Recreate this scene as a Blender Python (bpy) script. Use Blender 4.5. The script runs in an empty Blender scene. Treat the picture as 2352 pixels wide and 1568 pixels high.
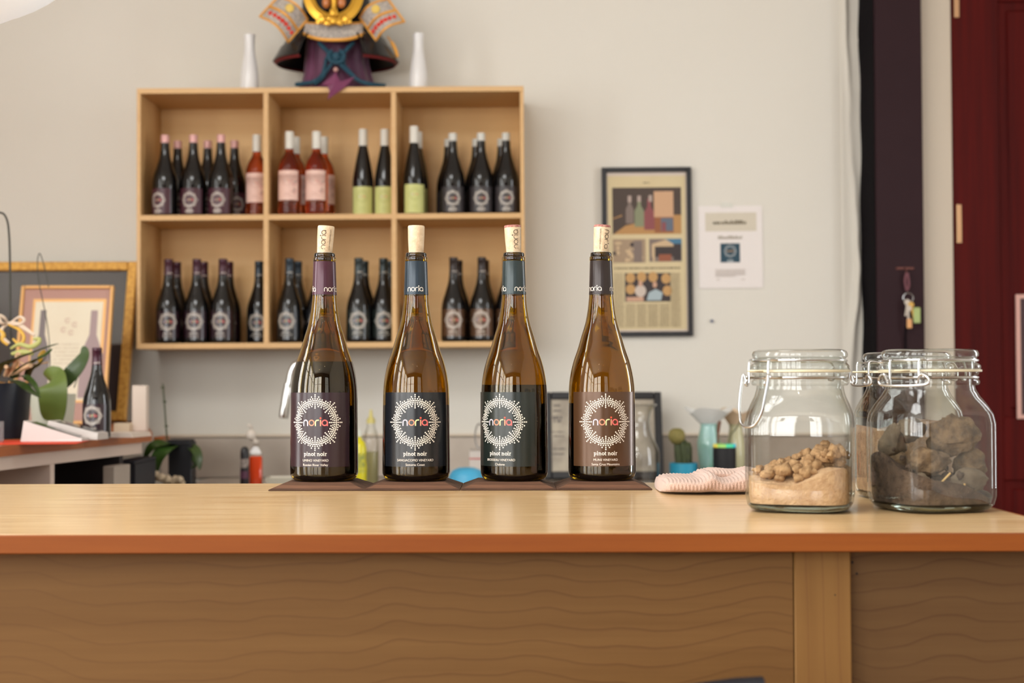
import bpy, math, random
from math import pi, sin, cos, tan, atan2, sqrt, radians as rad
from mathutils import Vector, Matrix, Euler
random.seed(7)
scene = bpy.context.scene
C = scene.collection

# ------------------------------------------------------------------ camera
FPX = 3267.0                                   # focal length in pixels of a 2352 px wide frame
CAM = Vector((0, 0, 1.136))
CM = Euler((pi/2 + rad(1.683), 0, 0)).to_matrix() @ Matrix.Rotation(-0.0025, 3, 'Z')
cd = bpy.data.cameras.new('camera'); cam = bpy.data.objects.new('camera', cd); C.objects.link(cam)
cam.matrix_world = Matrix.Translation(CAM) @ CM.to_4x4()
cd.sensor_width = 36.0; cd.lens = 36.0*FPX/2352.0
cd.dof.use_dof = True; cd.dof.focus_distance = 1.85; cd.dof.aperture_fstop = 6.7
cd.clip_start = 0.05
scene.camera = cam

# ------------------------------------------------------------------ world, daylight, exposure
w = bpy.data.worlds.new('world'); scene.world = w; w.use_nodes = True
w.node_tree.nodes['Background'].inputs[0].default_value = (0.75, 0.86, 1.0, 1)
w.node_tree.nodes['Background'].inputs[1].default_value = 0.8
scene.view_settings.view_transform = 'Standard'; scene.view_settings.look = 'None'
scene.view_settings.gamma = 1.0; scene.view_settings.use_curve_mapping = False
scene.view_settings.exposure = 0.1
cy = scene.cycles
cy.max_bounces = 10; cy.diffuse_bounces = 3; cy.glossy_bounces = 4; cy.transmission_bounces = 8; cy.transparent_max_bounces = 24
cy.caustics_reflective = False; cy.caustics_refractive = False; cy.use_denoising = True
cy.use_adaptive_sampling = True; cy.adaptive_threshold = 0.03; cy.sample_clamp_indirect = 6.0

def area(name, loc, rot, sx, sy, energy, color):
    l = bpy.data.lights.new(name, 'AREA'); l.shape = 'RECTANGLE'; l.size = sx; l.size_y = sy
    l.energy = energy; l.color = color
    o = bpy.data.objects.new(name, l); C.objects.link(o); o.location = loc; o.rotation_euler = rot
    return o
LWX, RWX, FWY, BWY, CEIL = -3.6, 2.75, -4.2, 5.29, 3.7
LWIN = [(-3.25, 1.4, 110), (-1.6, 1.4, 110), (0.05, 0.8, 80), (1.9, 0.8, 80)]   # unseen left-wall windows added for light and bottle streaks: centre y, width, daylight
LWZ = (1.0, 3.4)
RWIN = [(3.2, 0.6)]  # unseen right-wall opening, added for the bottles' right rim streaks
RWZ = (0.7, 2.7)
for y, wd, en in LWIN:
    area('daylight', (LWX-0.12, y, sum(LWZ)/2), (0, -pi/2, 0), LWZ[1]-LWZ[0], wd, en, (1.0, 1.0, 0.97))
for y, wd in RWIN:
    area('daylight', (RWX+0.12, y, sum(RWZ)/2), (0, pi/2, 0), RWZ[1]-RWZ[0], wd, 42, (0.94, 0.97, 1.0))
ADDED_FWIN = [(-2.75, 1.4, 95), (-1.2, 1.3, 80), (1.5, 1.4, 16)]       # invented front windows, fill light from behind the camera: centre x, width, daylight
FWZ = (0.9, 3.3)
for x, wd, en in ADDED_FWIN:
    area('daylight', (x, FWY-0.12, sum(FWZ)/2), (pi/2, 0, 0), wd, FWZ[1]-FWZ[0], en, (1.0, 1.0, 0.97))
ADDED_SKY = (-1.3, 0.6, 1.9, 1.8)                                   # added skylight, brightens wall and counter top: centre x, y, size x, y
area('daylight', (ADDED_SKY[0], ADDED_SKY[1], CEIL+0.14), (0, 0, 0), ADDED_SKY[2], ADDED_SKY[3], 95, (1.0, 0.99, 0.96))

def at(px, py, Y):
    d = CM @ Vector(((px-1176)/FPX, -(py-784)/FPX, -1))
    return CAM + d*(Y/d.y)
def X(px, Y, py=900): return at(px, py, Y).x
def Z(py, Y, px=1176): return at(px, py, Y).z

# ------------------------------------------------------------------ materials
def lin(c):
    return tuple(((v/255)/12.92 if v/255 <= 0.04045 else ((v/255+0.055)/1.055)**2.4) for v in c)
MATS = {}
def mat(name, rgb, rough=0.5, metal=0.0, spec=0.5, coat=0.0, trans=0.0, ior=1.5, emit=0, noise=0, nscale=30, stretch=(1,1,1), rgb2=None, bump=0, bscale=200, sheen=0, alpha=1):
    """rgb are sRGB 0..255 surface colours; noise mixes towards rgb2"""
    if name in MATS: return MATS[name]
    m = bpy.data.materials.new(name); m.use_nodes = True; nt = m.node_tree; b = nt.nodes['Principled BSDF']
    c = lin(rgb)
    b.inputs['Base Color'].default_value = (*c, 1); b.inputs['Roughness'].default_value = rough
    b.inputs['Metallic'].default_value = metal; b.inputs['Specular IOR Level'].default_value = spec
    b.inputs['Coat Weight'].default_value = coat; b.inputs['Coat Roughness'].default_value = 0.08
    b.inputs['Transmission Weight'].default_value = trans; b.inputs['IOR'].default_value = ior
    if sheen: b.inputs['Sheen Weight'].default_value = sheen
    if emit:
        b.inputs['Emission Color'].default_value = (*c, 1); b.inputs['Emission Strength'].default_value = emit
    if noise or bump:
        tc = nt.nodes.new('ShaderNodeTexCoord'); mp = nt.nodes.new('ShaderNodeMapping'); mp.inputs['Scale'].default_value = stretch
        nt.links.new(tc.outputs['Object'], mp.inputs['Vector'])
    if noise:
        n = nt.nodes.new('ShaderNodeTexNoise'); n.inputs['Scale'].default_value = nscale; n.inputs['Detail'].default_value = 5
        nt.links.new(mp.outputs[0], n.inputs['Vector'])
        r = nt.nodes.new('ShaderNodeValToRGB'); r.color_ramp.elements[0].position = 0.35; r.color_ramp.elements[1].position = 0.68
        c2 = lin(rgb2) if rgb2 else tuple(v*0.75 for v in c)
        r.color_ramp.elements[0].color = (*c, 1)
        r.color_ramp.elements[1].color = (*[a*(1-noise)+q*noise for a, q in zip(c, c2)], 1)
        nt.links.new(n.outputs['Fac'], r.inputs['Fac']); nt.links.new(r.outputs[0], b.inputs['Base Color'])
    if bump:
        n2 = nt.nodes.new('ShaderNodeTexNoise'); n2.inputs['Scale'].default_value = bscale; n2.inputs['Detail'].default_value = 3
        nt.links.new(mp.outputs[0], n2.inputs['Vector'])
        bp = nt.nodes.new('ShaderNodeBump'); bp.inputs['Strength'].default_value = bump; bp.inputs['Distance'].default_value = 0.002
        nt.links.new(n2.outputs['Fac'], bp.inputs['Height']); nt.links.new(bp.outputs[0], b.inputs['Normal'])
    MATS[name] = m; return m

def thin_glass(name, rgb, refl=1.0, edge=0.5, rough=0.0):
    """thin clear wall: straight-through light, fresnel gloss, more glass colour where seen edge-on"""
    if name in MATS: return MATS[name]
    m = bpy.data.materials.new(name); m.use_nodes = True; nt = m.node_tree; N = nt.nodes; L = nt.links
    for n in list(N): N.remove(n)
    out = N.new('ShaderNodeOutputMaterial'); tr = N.new('ShaderNodeBsdfTransparent'); gl = N.new('ShaderNodeBsdfGlossy')
    gl.inputs['Roughness'].default_value = rough; gl.inputs['Color'].default_value = (1, 1, 1, 1)
    fc = N.new('ShaderNodeLayerWeight'); fc.inputs['Blend'].default_value = 0.5; pw = N.new('ShaderNodeMath'); pw.operation = 'POWER'; pw.inputs[1].default_value = 4.5; L.new(fc.outputs['Facing'], pw.inputs[0])
    fr = N.new('ShaderNodeMath'); fr.operation = 'MULTIPLY_ADD'; fr.inputs[1].default_value = 0.85; fr.inputs[2].default_value = 0.045; L.new(pw.outputs[0], fr.inputs[0])
    lw = N.new('ShaderNodeLayerWeight'); lw.inputs['Blend'].default_value = 0.25
    mc = N.new('ShaderNodeMix'); mc.data_type = 'RGBA'
    c = lin(rgb); mc.inputs[6].default_value = (*[1-(1-v)*0.15 for v in c], 1); mc.inputs[7].default_value = (*[v*edge for v in c], 1)
    L.new(lw.outputs['Facing'], mc.inputs[0]); L.new(mc.outputs[2], tr.inputs['Color'])
    mu = N.new('ShaderNodeMath'); mu.operation = 'MULTIPLY'; mu.inputs[1].default_value = refl; L.new(fr.outputs[0], mu.inputs[0])
    mx = N.new('ShaderNodeMixShader'); L.new(mu.outputs[0], mx.inputs[0]); L.new(tr.outputs[0], mx.inputs[1]); L.new(gl.outputs[0], mx.inputs[2])
    L.new(mx.outputs[0], out.inputs['Surface']); MATS[name] = m; return m

def wood(name, rgb, rgb2, axis=0, fine=90, rough=0.35, spec=0.5, coat=0.0, contrast=1.0, wave=False, line=None, seed=0.0):
    """straight or figured wood grain along the given axis"""
    if name in MATS: return MATS[name]
    m = bpy.data.materials.new(name); m.use_nodes = True; nt = m.node_tree; N = nt.nodes; L = nt.links; b = N['Principled BSDF']
    b.inputs['Roughness'].default_value = rough; b.inputs['Specular IOR Level'].default_value = spec; b.inputs['Coat Weight'].default_value = coat; b.inputs['Coat Roughness'].default_value = 0.12
    tc = N.new('ShaderNodeTexCoord'); mp = N.new('ShaderNodeMapping'); mp.inputs['Location'].default_value = (seed, seed*0.7, seed*1.3)
    sc = [fine]*3; sc[axis] = fine*0.03; mp.inputs['Scale'].default_value = sc
    L.new(tc.outputs['Object'], mp.inputs['Vector'])
    n = N.new('ShaderNodeTexNoise'); n.inputs['Scale'].default_value = 1.0; n.inputs['Detail'].default_value = 6; n.inputs['Roughness'].default_value = 0.65
    L.new(mp.outputs[0], n.inputs['Vector'])
    r = N.new('ShaderNodeValToRGB'); r.color_ramp.elements[0].position = 0.5-0.22/contrast; r.color_ramp.elements[1].position = 0.5+0.22/contrast
    r.color_ramp.elements[0].color = (*lin(rgb2), 1); r.color_ramp.elements[1].color = (*lin(rgb), 1)
    L.new(n.outputs['Fac'], r.inputs['Fac']); col = r.outputs[0]
    if wave:
        # thin growth lines that wander: fract(across*k + wobble(along))
        sp = N.new('ShaderNodeSeparateXYZ'); L.new(tc.outputs['Object'], sp.inputs[0])
        mp2 = N.new('ShaderNodeMapping'); mp2.inputs['Location'].default_value = (seed*3.1, seed, seed*2.3)
        s2 = [3.2]*3; s2[axis] = 5.5 if not wave == 'v' else 2.0; mp2.inputs['Scale'].default_value = s2
        L.new(tc.outputs['Object'], mp2.inputs['Vector'])
        n2 = N.new('ShaderNodeTexNoise'); n2.inputs['Scale'].default_value = 1.0; n2.inputs['Detail'].default_value = 2.5; n2.inputs['Roughness'].default_value = 0.45
        L.new(mp2.outputs[0], n2.inputs['Vector'])
        ma = N.new('ShaderNodeMath'); ma.operation = 'MULTIPLY'; ma.inputs[1].default_value = 62.0 if not wave == 'v' else 70.0
        L.new(sp.outputs[0 if wave == 'v' else 2], ma.inputs[0])
        mb = N.new('ShaderNodeMath'); mb.operation = 'MULTIPLY_ADD'; mb.inputs[1].default_value = 5.2; L.new(n2.outputs['Fac'], mb.inputs[0]); L.new(ma.outputs[0], mb.inputs[2])
        fr = N.new('ShaderNodeMath'); fr.operation = 'FRACT'; L.new(mb.outputs[0], fr.inputs[0])
        r2 = N.new('ShaderNodeValToRGB'); e = r2.color_ramp.elements
        e[0].position = 0.0; e[0].color = (0, 0, 0, 1); e[1].position = 1.0; e[1].color = (0.15, 0.15, 0.15, 1)
        k = e.new(0.80); k.color = (0.06, 0.06, 0.06, 1); k = e.new(0.965); k.color = (1, 1, 1, 1); k = e.new(0.985); k.color = (0.1, 0.1, 0.1, 1)
        L.new(fr.outputs[0], r2.inputs['Fac'])
        n3 = N.new('ShaderNodeTexNoise'); n3.inputs['Scale'].default_value = 5.0; L.new(tc.outputs['Object'], n3.inputs['Vector'])
        mm = N.new('ShaderNodeMath'); mm.operation = 'MULTIPLY'; L.new(r2.outputs[0], mm.inputs[0]); L.new(n3.outputs['Fac'], mm.inputs[1])
        mx = N.new('ShaderNodeMix'); mx.data_type = 'RGBA'; mx.inputs[7].default_value = (*lin(line), 1)
        L.new(mm.outputs[0], mx.inputs[0]); L.new(col, mx.inputs[6]); col = mx.outputs[2]
    L.new(col, b.inputs['Base Color']); MATS[name] = m; return m

# ------------------------------------------------------------------ mesh building
class MB:
    """collects geometry for one mesh object"""
    def __init__(s): s.v = []; s.f = []; s.m = []; s.cur = 0
    def add(s, vs, fs, M=None):
        o = len(s.v)
        s.v += [tuple(M @ Vector(p)) if M is not None else tuple(p) for p in vs]
        s.f += [tuple(i+o for i in f) for f in fs]; s.m += [s.cur]*len(fs); return s
    def box(s, a, b, bev=0.0, M=None):
        (x0, y0, z0), (x1, y1, z1) = a, b
        x0, x1 = min(x0, x1), max(x0, x1); y0, y1 = min(y0, y1), max(y0, y1); z0, z1 = min(z0, z1), max(z0, z1)
        if bev <= 0:
            vs = [(x, y, z) for z in (z0, z1) for x, y in ((x0, y0), (x1, y0), (x1, y1), (x0, y1))]
            return s.add(vs, [(3, 2, 1, 0), (4, 5, 6, 7), (0, 1, 5, 4), (1, 2, 6, 5), (2, 3, 7, 6), (3, 0, 4, 7)], M)
        bv = min(bev, (x1-x0)/2.01, (y1-y0)/2.01, (z1-z0)/2.01); vs = []; idx = {}
        for ix in (0, 1):
            for iy in (0, 1):
                for iz in (0, 1):
                    X_, Y_, Z_ = (x0, x1)[ix], (y0, y1)[iy], (z0, z1)[iz]
                    sx, sy, sz = (1, -1)[ix], (1, -1)[iy], (1, -1)[iz]
                    for k in range(3):
                        d = [sx*bv, sy*bv, sz*bv]; d[k] = 0
                        idx[(ix, iy, iz, k)] = len(vs); vs.append((X_+d[0], Y_+d[1], Z_+d[2]))
        I = lambda x, y, z, k: idx[(x, y, z, k)]
        fs = []
        for q in (0, 1):
            fs.append((I(q,0,0,0), I(q,1,0,0), I(q,1,1,0), I(q,0,1,0)) if q else (I(q,0,0,0), I(q,0,1,0), I(q,1,1,0), I(q,1,0,0)))
            fs.append((I(0,q,0,1), I(0,q,1,1), I(1,q,1,1), I(1,q,0,1)) if q else (I(0,q,0,1), I(1,q,0,1), I(1,q,1,1), I(0,q,1,1)))
            fs.append((I(0,0,q,2), I(1,0,q,2), I(1,1,q,2), I(0,1,q,2)) if q else (I(0,0,q,2), I(0,1,q,2), I(1,1,q,2), I(1,0,q,2)))
        for a_ in (0, 1):
            for b_ in (0, 1):
                fs.append((I(a_,b_,0,0), I(a_,b_,0,1), I(a_,b_,1,1), I(a_,b_,1,0)))
                fs.append((I(a_,0,b_,0), I(a_,0,b_,2), I(a_,1,b_,2), I(a_,1,b_,0)))
                fs.append((I(0,a_,b_,1), I(0,a_,b_,2), I(1,a_,b_,2), I(1,a_,b_,1)))
                for c_ in (0, 1): fs.append((I(a_,b_,c_,0), I(a_,b_,c_,1), I(a_,b_,c_,2)))
        return s.add(vs, fs, M)
    def rings(s, rings, close=True, cap0=True, cap1=True, M=None):
        """rings: list of equal-length closed point loops"""
        n = len(rings[0]); vs = [p for r in rings for p in r]; fs = []
        for i in range(len(rings)-1):
            for j in range(n if close else n-1):
                k = (j+1) % n; fs.append((i*n+j, i*n+k, (i+1)*n+k, (i+1)*n+j))
        if cap0: fs.append(tuple(range(n))[::-1])
        if cap1: fs.append(tuple((len(rings)-1)*n+j for j in range(n)))
        return s.add(vs, fs, M)
    def lathe(s, prof, seg=40, a0=0.0, a1=2*pi, cap0=True, cap1=True, M=None, fr=None):
        full = abs(a1-a0-2*pi) < 1e-6; n = seg if full else seg+1
        R = []
        for r, z in prof:
            R.append([((r*(fr(a) if fr else 1))*cos(a), (r*(fr(a) if fr else 1))*sin(a), z) for a in [a0+(a1-a0)*j/seg for j in range(n)]])
        return s.rings(R, close=full, cap0=cap0 and full and prof[0][0] > 1e-6, cap1=cap1 and full and prof[-1][0] > 1e-6, M=M)
    def tube(s, pts, r, seg=8, closed=False, M=None, cap=True):
        pts = [Vector(p) for p in pts]; n = len(pts); rs = r if isinstance(r, (list, tuple)) else [r]*n
        R = []; up = None
        for i in range(n):
            a = pts[(i-1) % n] if (closed or i > 0) else pts[0]; b = pts[(i+1) % n] if (closed or i < n-1) else pts[-1]
            t = (b-a).normalized()
            if up is None:
                up = t.orthogonal().normalized()
            up = (up - t*up.dot(t)).normalized(); sd = t.cross(up)
            R.append([tuple(pts[i]+(up*cos(q)+sd*sin(q))*rs[i]) for q in [2*pi*j/seg for j in range(seg)]])
        if closed: R.append(R[0])
        return s.rings(R, cap0=cap and not closed, cap1=cap and not closed, M=M)
    def grid(s, fn, nu, nv, M=None):
        vs = [tuple(fn(i/nu, j/nv)) for i in range(nu+1) for j in range(nv+1)]
        fs = [(i*(nv+1)+j, (i+1)*(nv+1)+j, (i+1)*(nv+1)+j+1, i*(nv+1)+j+1) for i in range(nu) for j in range(nv)]
        return s.add(vs, fs, M)
    def prism(s, poly, d, M=None):
        """polygon in the xz plane (counter-clockwise seen from -y) extruded along +y by d"""
        n = len(poly); vs = [(x, 0, z) for x, z in poly]+[(x, d, z) for x, z in poly]
        fs = [tuple(range(n)), tuple(range(2*n-1, n-1, -1))]+[(i, n+i, n+(i+1) % n, (i+1) % n) for i in range(n)]
        return s.add(vs, fs, M)
    def blob(s, c, r, seed=0, amp=0.25, sub=2, sq=(1,1,1), flat=0):
        rr = random.Random(seed); sg, rg = 8*sub, 5*sub
        ph = [(rr.uniform(1.2, 3.2), rr.uniform(0, 6.3), Vector((rr.gauss(0,1), rr.gauss(0,1), rr.gauss(0,1))).normalized()) for _ in range(7)]
        def pt(th, fi):
            d = Vector((sin(th)*cos(fi), sin(th)*sin(fi), cos(th)))
            k = 1+amp*sum(sin(f*3*d.dot(v)+p) for f, p, v in ph)/3.0
            return (c[0]+d.x*r*k*sq[0], c[1]+d.y*r*k*sq[1], c[2]+d.z*r*k*sq[2])
        R = [[pt(pi*(i+0.5)/rg, 2*pi*j/sg) for j in range(sg)] for i in range(rg)]
        return s.rings([q[::-1] for q in R])
    def stone(s, r, seed, sq=(1,1,1), n=22, rough=0.06):
        """angular stone: a many-sided convex block, roughened"""
        rr = random.Random(seed); sg, rg = 36, 22
        pl = [(Vector((rr.gauss(0,1), rr.gauss(0,1), rr.gauss(0,1))).normalized(), rr.uniform(0.72, 1.0)) for _ in range(n)]
        ph = [(rr.uniform(4, 15), rr.uniform(0, 6.3), Vector((rr.gauss(0,1), rr.gauss(0,1), rr.gauss(0,1))).normalized()) for _ in range(12)]
        def pt(th, fi):
            d = Vector((sin(th)*cos(fi), sin(th)*sin(fi), cos(th)))
            k = min([q/d.dot(v) for v, q in pl if d.dot(v) > 0.05]+[1.15])
            k *= 1+rough*sum(sin(f*d.dot(v)+p) for f, p, v in ph)/3.5
            return (d.x*r*k*sq[0], d.y*r*k*sq[1], d.z*r*k*sq[2])
        return s.rings([[pt(pi*(i+0.5)/rg, 2*pi*j/sg) for j in range(sg)][::-1] for i in range(rg)])
    def build(s, name, mats, parent=None, smooth=True, ang=40, mods=None):
        me = bpy.data.meshes.new(name); me.from_pydata(s.v, [], s.f)
        for m in (mats if isinstance(mats, (list, tuple)) else [mats]): me.materials.append(m)
        if isinstance(mats, (list, tuple)) and len(mats) > 1:
            me.polygons.foreach_set('material_index', s.m)
        me.update(); me.validate()
        if smooth:
            me.shade_smooth(); me.set_sharp_from_angle(angle=rad(ang))
        o = bpy.data.objects.new(name, me); C.objects.link(o)
        if parent: o.parent = parent
        return o

def link(name, me, parent=None):
    o = bpy.data.objects.new(name, me); C.objects.link(o); o.parent = parent; return o
def tag(o, label, cat, group=None):
    o['label'] = label; o['category'] = cat
    if group: o['group'] = group
    return o
def thing(name, label, cat, loc=(0,0,0), rz=0.0, group=None):
    o = bpy.data.objects.new(name, None); C.objects.link(o); o.location = loc; o.rotation_euler = (0, 0, rz)
    o.empty_display_size = 0.02
    return tag(o, label, cat, group)
def struct(o): o['kind'] = 'structure'; return o
def stuff(o): o['kind'] = 'stuff'; return o
def dup(root, loc, label, rz=None, skip=()):
    """copy a thing with its parts and sub-parts"""
    r = root.copy(); C.objects.link(r); r.location = loc; r['label'] = label
    if rz is not None: r.rotation_euler = (0, 0, rz)
    for ch in list(root.children):
        if ch.name.split('.')[0] in skip: continue
        c = ch.copy(); C.objects.link(c); c.parent = r
        for g in list(ch.children):
            d = g.copy(); C.objects.link(d); d.parent = c
    return r
def catmull(P, n=8):
    P = [Vector(p) for p in P]; out = []
    for i in range(len(P)-1):
        p0 = P[max(i-1, 0)]; p1 = P[i]; p2 = P[i+1]; p3 = P[min(i+2, len(P)-1)]
        for k in range(n):
            t = k/n
            out.append(0.5*((2*p1)+(-p0+p2)*t+(2*p0-5*p1+4*p2-p3)*t*t+(-p0+3*p1-3*p2+p3)*t**3))
    out.append(P[-1]); return out
def smooth_prof(pr, n=4):
    return [(max(p.x, 0), p.y) for p in catmull([(r, z, 0) for r, z in pr], n)]

# ================================================================== the room
M_wall = mat('wall_paint', (226, 221, 211), 0.7, bump=0.15, bscale=60, noise=0.25, nscale=1.5, rgb2=(220, 213, 201))
M_ceil = mat('ceiling_paint', (226, 222, 214), 0.8, bump=0.1, bscale=80)
M_white = mat('white_trim_paint', (214, 200, 182), 0.45)
M_floor = wood('floor_boards', (150, 116, 86), (118, 86, 60), axis=1, fine=30, rough=0.4)
struct(MB().box((LWX-0.3, FWY-0.3, -0.12), (RWX+0.3, BWY+0.3, 0)).build('floor', M_floor, smooth=False))
sxa, sxb, sya, syb = ADDED_SKY[0]-ADDED_SKY[2]/2, ADDED_SKY[0]+ADDED_SKY[2]/2, ADDED_SKY[1]-ADDED_SKY[3]/2, ADDED_SKY[1]+ADDED_SKY[3]/2
cl_m = MB()
for a, b in (((LWX-0.3, FWY-0.3), (sxa, BWY+0.3)), ((sxb, FWY-0.3), (RWX+0.3, BWY+0.3)), ((sxa, FWY-0.3), (sxb, sya)), ((sxa, syb), (sxb, BWY+0.3))): cl_m.box((*a, CEIL), (*b, CEIL+0.12))
struct(cl_m.build('ceiling', M_ceil, smooth=False))
sk_m = MB()
for k in (1, 2): sk_m.box((sxa+ADDED_SKY[2]*k/3-0.02, sya, CEIL+0.03), (sxa+ADDED_SKY[2]*k/3+0.02, syb, CEIL+0.08))
struct(sk_m.build('window_9', M_ceil, smooth=False))  # bars of the added skylight
struct(MB().box((LWX-0.2, BWY, 0), (RWX+0.2, BWY+0.16, CEIL)).build('wall_back', M_wall, smooth=False))
def holed(axis, c, t, u0, u1, holes, name):
    """wall across `axis` at coordinate c (thickness t) with window holes (u, width, z0, z1)"""
    m = MB()
    def bx(ua, ub, za, zb):
        if axis == 'x': m.box((c, ua, za), (c+t, ub, zb))
        else: m.box((ua, c, za), (ub, c+t, zb))
    hs = sorted(holes); u = u0
    for (hc, hw, z0, z1) in hs:
        bx(u, hc-hw/2, 0, CEIL); bx(hc-hw/2, hc+hw/2, 0, z0); bx(hc-hw/2, hc+hw/2, z1, CEIL); u = hc+hw/2
    bx(u, u1, 0, CEIL)
    return struct(m.build(name, M_wall, smooth=False))
holed('x', LWX-0.1, 0.1, FWY-0.1, BWY, [(y, wd, *LWZ) for y, wd, en in LWIN], 'wall_left')
holed('x', RWX, 0.1, FWY-0.1, BWY, [(y, wd, *RWZ) for y, wd in RWIN], 'wall_right')
M_fwall = mat('brown_wall', (128, 106, 88), 0.7)
holed('y', FWY-0.1, 0.1, LWX, RWX, [(x, wd, *FWZ) for x, wd, en in ADDED_FWIN], 'wall_front').data.materials[0] = M_fwall
M_wframe = mat('window_frame_paint', (96, 84, 74), 0.5)
wn = 0
def unseen_window(axis, c, u, wd, z0, z1, bars, hb):  # frame and bars of an added, unseen opening
    global wn; wn += 1
    m = MB(); f = 0.05
    def bx(ua, ub, za, zb):
        if axis == 'x': m.box((c-0.035, ua, za), (c+0.035, ub, zb))
        else: m.box((ua, c-0.035, za), (ub, c+0.035, zb))
    a, b = u-wd/2, u+wd/2
    bx(a, a+f, z0, z1); bx(b-f, b, z0, z1); bx(a+f, b-f, z0, z0+f); bx(a+f, b-f, z1-f, z1)
    for k in range(1, bars): bx(a+wd*k/bars-0.02, a+wd*k/bars+0.02, z0+f, z1-f)
    for zz in hb: bx(a+f, b-f, zz-0.02, zz+0.02)
    struct(m.build('window_%d' % wn, M_wframe, smooth=False))
for y, wd, en in LWIN: unseen_window('x', LWX-0.05, y, wd, *LWZ, 3, (2.6,))
for x, wd, en in ADDED_FWIN: unseen_window('y', FWY-0.05, x, wd, *FWZ, 2, (2.5,))
for y, wd in RWIN: unseen_window('x', RWX+0.05, y, wd, *RWZ, 2, (2.0,))

# plaster ridge at the end of the back wall, wavy where it meets the dark post
def ridge(u, v):
    z = v*CEIL
    wob = 0.010*sin(z*7.3)+0.006*sin(z*17.1+1)+0.004*sin(z*41)
    xl = X(1938, BWY); xr = X(1986, BWY)+0.6*wob+0.012*(1-min(z, 2.4)/2.4)
    x = xl+(xr-xl)*u+0.010*sin(z*4.1+2)*sin(pi*u)
    h = 0.004+0.022*math.exp(-((u-0.42-0.18*sin(z*3.7+1.2)-0.08*sin(z*9))/0.16)**2)*(0.6+0.4*sin(z*5.3))+0.012*(u > 0.97)
    return (x, BWY-max(h, 0.002)*(0 if u < 0.01 else 1), z)
m = MB().grid(ridge, 30, 150)
struct(m.build('trim_1', M_wall, ang=80))
# purple post standing proud of the wall, white jamb, red door
PY = 5.14
M_purple = mat('purple_paint', (46, 25, 30), 0.6, spec=0.2, noise=0.5, nscale=9, rgb2=(42, 22, 27), bump=0.1, bscale=150)
M_purple_d = mat('dark_purple_paint', (13, 9, 14), 0.8, spec=0.1, bump=0.5, bscale=40)  # post's shadowed side put into the colour; plinth and cord share it
px0, px1, px2 = X(2016, PY), X(2126, PY), X(2196, PY+0.08)
o = MB().box((px0, PY, 0), (px1, BWY, CEIL), 0.004).build('trim_2', M_purple); struct(o)
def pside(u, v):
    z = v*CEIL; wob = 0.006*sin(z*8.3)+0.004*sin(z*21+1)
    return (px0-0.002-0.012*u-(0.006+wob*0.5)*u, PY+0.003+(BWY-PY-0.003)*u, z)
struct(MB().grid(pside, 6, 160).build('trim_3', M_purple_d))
struct(MB().box((px1+0.001, PY+0.09, 0), (px2, BWY, CEIL), 0.004).build('trim_4', M_white))
# red panelled door
DY = PY+0.11
dx0, dx1, dzt = px2+0.004, px2+0.86, 2.75
M_red = wood('red_stained_wood', (96, 16, 12), (58, 9, 9), axis=2, fine=22, rough=0.6, spec=0.15, coat=0.0)
door = struct(bpy.data.objects.new('door_1', None)); C.objects.link(door)
st = X(2304, DY)-dx0
rails = [0.0, 0.22, Z(1103, DY, 2300), Z(958, DY, 2300), 2.55, dzt]
MB().box((dx0, DY+0.012, 0.005), (dx1, DY+0.028, dzt)).build('door_core', M_red, door, smooth=False)
for xa, xb in ((dx0, dx0+st), (dx1-st, dx1)):
    MB().box((xa, DY, 0.005), (xb, DY+0.04, dzt), 0.003).build('stile', M_red, door)
for za, zb in ((0.005, rails[1]), (rails[2], rails[3]), (rails[4], rails[5])):
    MB().box((dx0+st+0.0005, DY+0.001, za), (dx1-st-0.0005, DY+0.04, zb), 0.003).build('rail', M_red, door)
for za, zb in ((rails[1], rails[2]), (rails[3], rails[4])):
    MB().box((dx0+st+0.03, DY+0.004, za+0.03), (dx1-st-0.03, DY+0.03, zb-0.03), 0.008).build('panel', M_red, door)
M_hinge = mat('brass_hinge', (214, 170, 128), 0.4, metal=0.6)
for pa, pb in ((470, 558), (-60, 41), (1220, 1310)):
    hb = MB(); xh = X(2201, DY, 500); za, zb = Z(pb, DY, 2200), Z(pa, DY, 2200)
    hb.box((xh-0.008, DY-0.006, za), (xh+0.011, DY+0.001, zb), 0.001)
    hb.lathe([(0.005, za), (0.005, zb)], 12, M=Matrix.Translation((xh-0.004, DY-0.006, 0)))
    hb.build('hinge', M_hinge, door)
struct(MB().box((dx1+0.004, PY+0.09, 0), (dx1+0.09, BWY, CEIL), 0.004).build('trim_5', M_white))
# pale framed notice hanging on the door
nx, nza, nzb = X(2334, DY), Z(962, DY, 2340), Z(676, DY, 2340)
nt_ = thing('framed_notice', 'pale pink framed notice hung on the red door at the right edge', 'picture', (nx, DY-0.012, nza))
wN, hN = 0.30, nzb-nza
M_npink = mat('pale_pink_frame', (224, 176, 164), 0.4)
for a, b in (((0, 0, 0), (0.016, 0.012, hN)), ((wN-0.016, 0, 0), (wN, 0.012, hN)), ((0.016, 0, 0), (wN-0.016, 0.012, 0.016)), ((0.016, 0, hN-0.016), (wN-0.016, 0.012, hN))):
    MB().box(a, b, 0.002).build('frame_bar', M_npink, nt_)
MB().box((0.014, 0.006, 0.014), (wN-0.014, 0.010, hN-0.014)).build('sheet', mat('dark_sheet', (58, 18, 26), 0.3), nt_)

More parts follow.
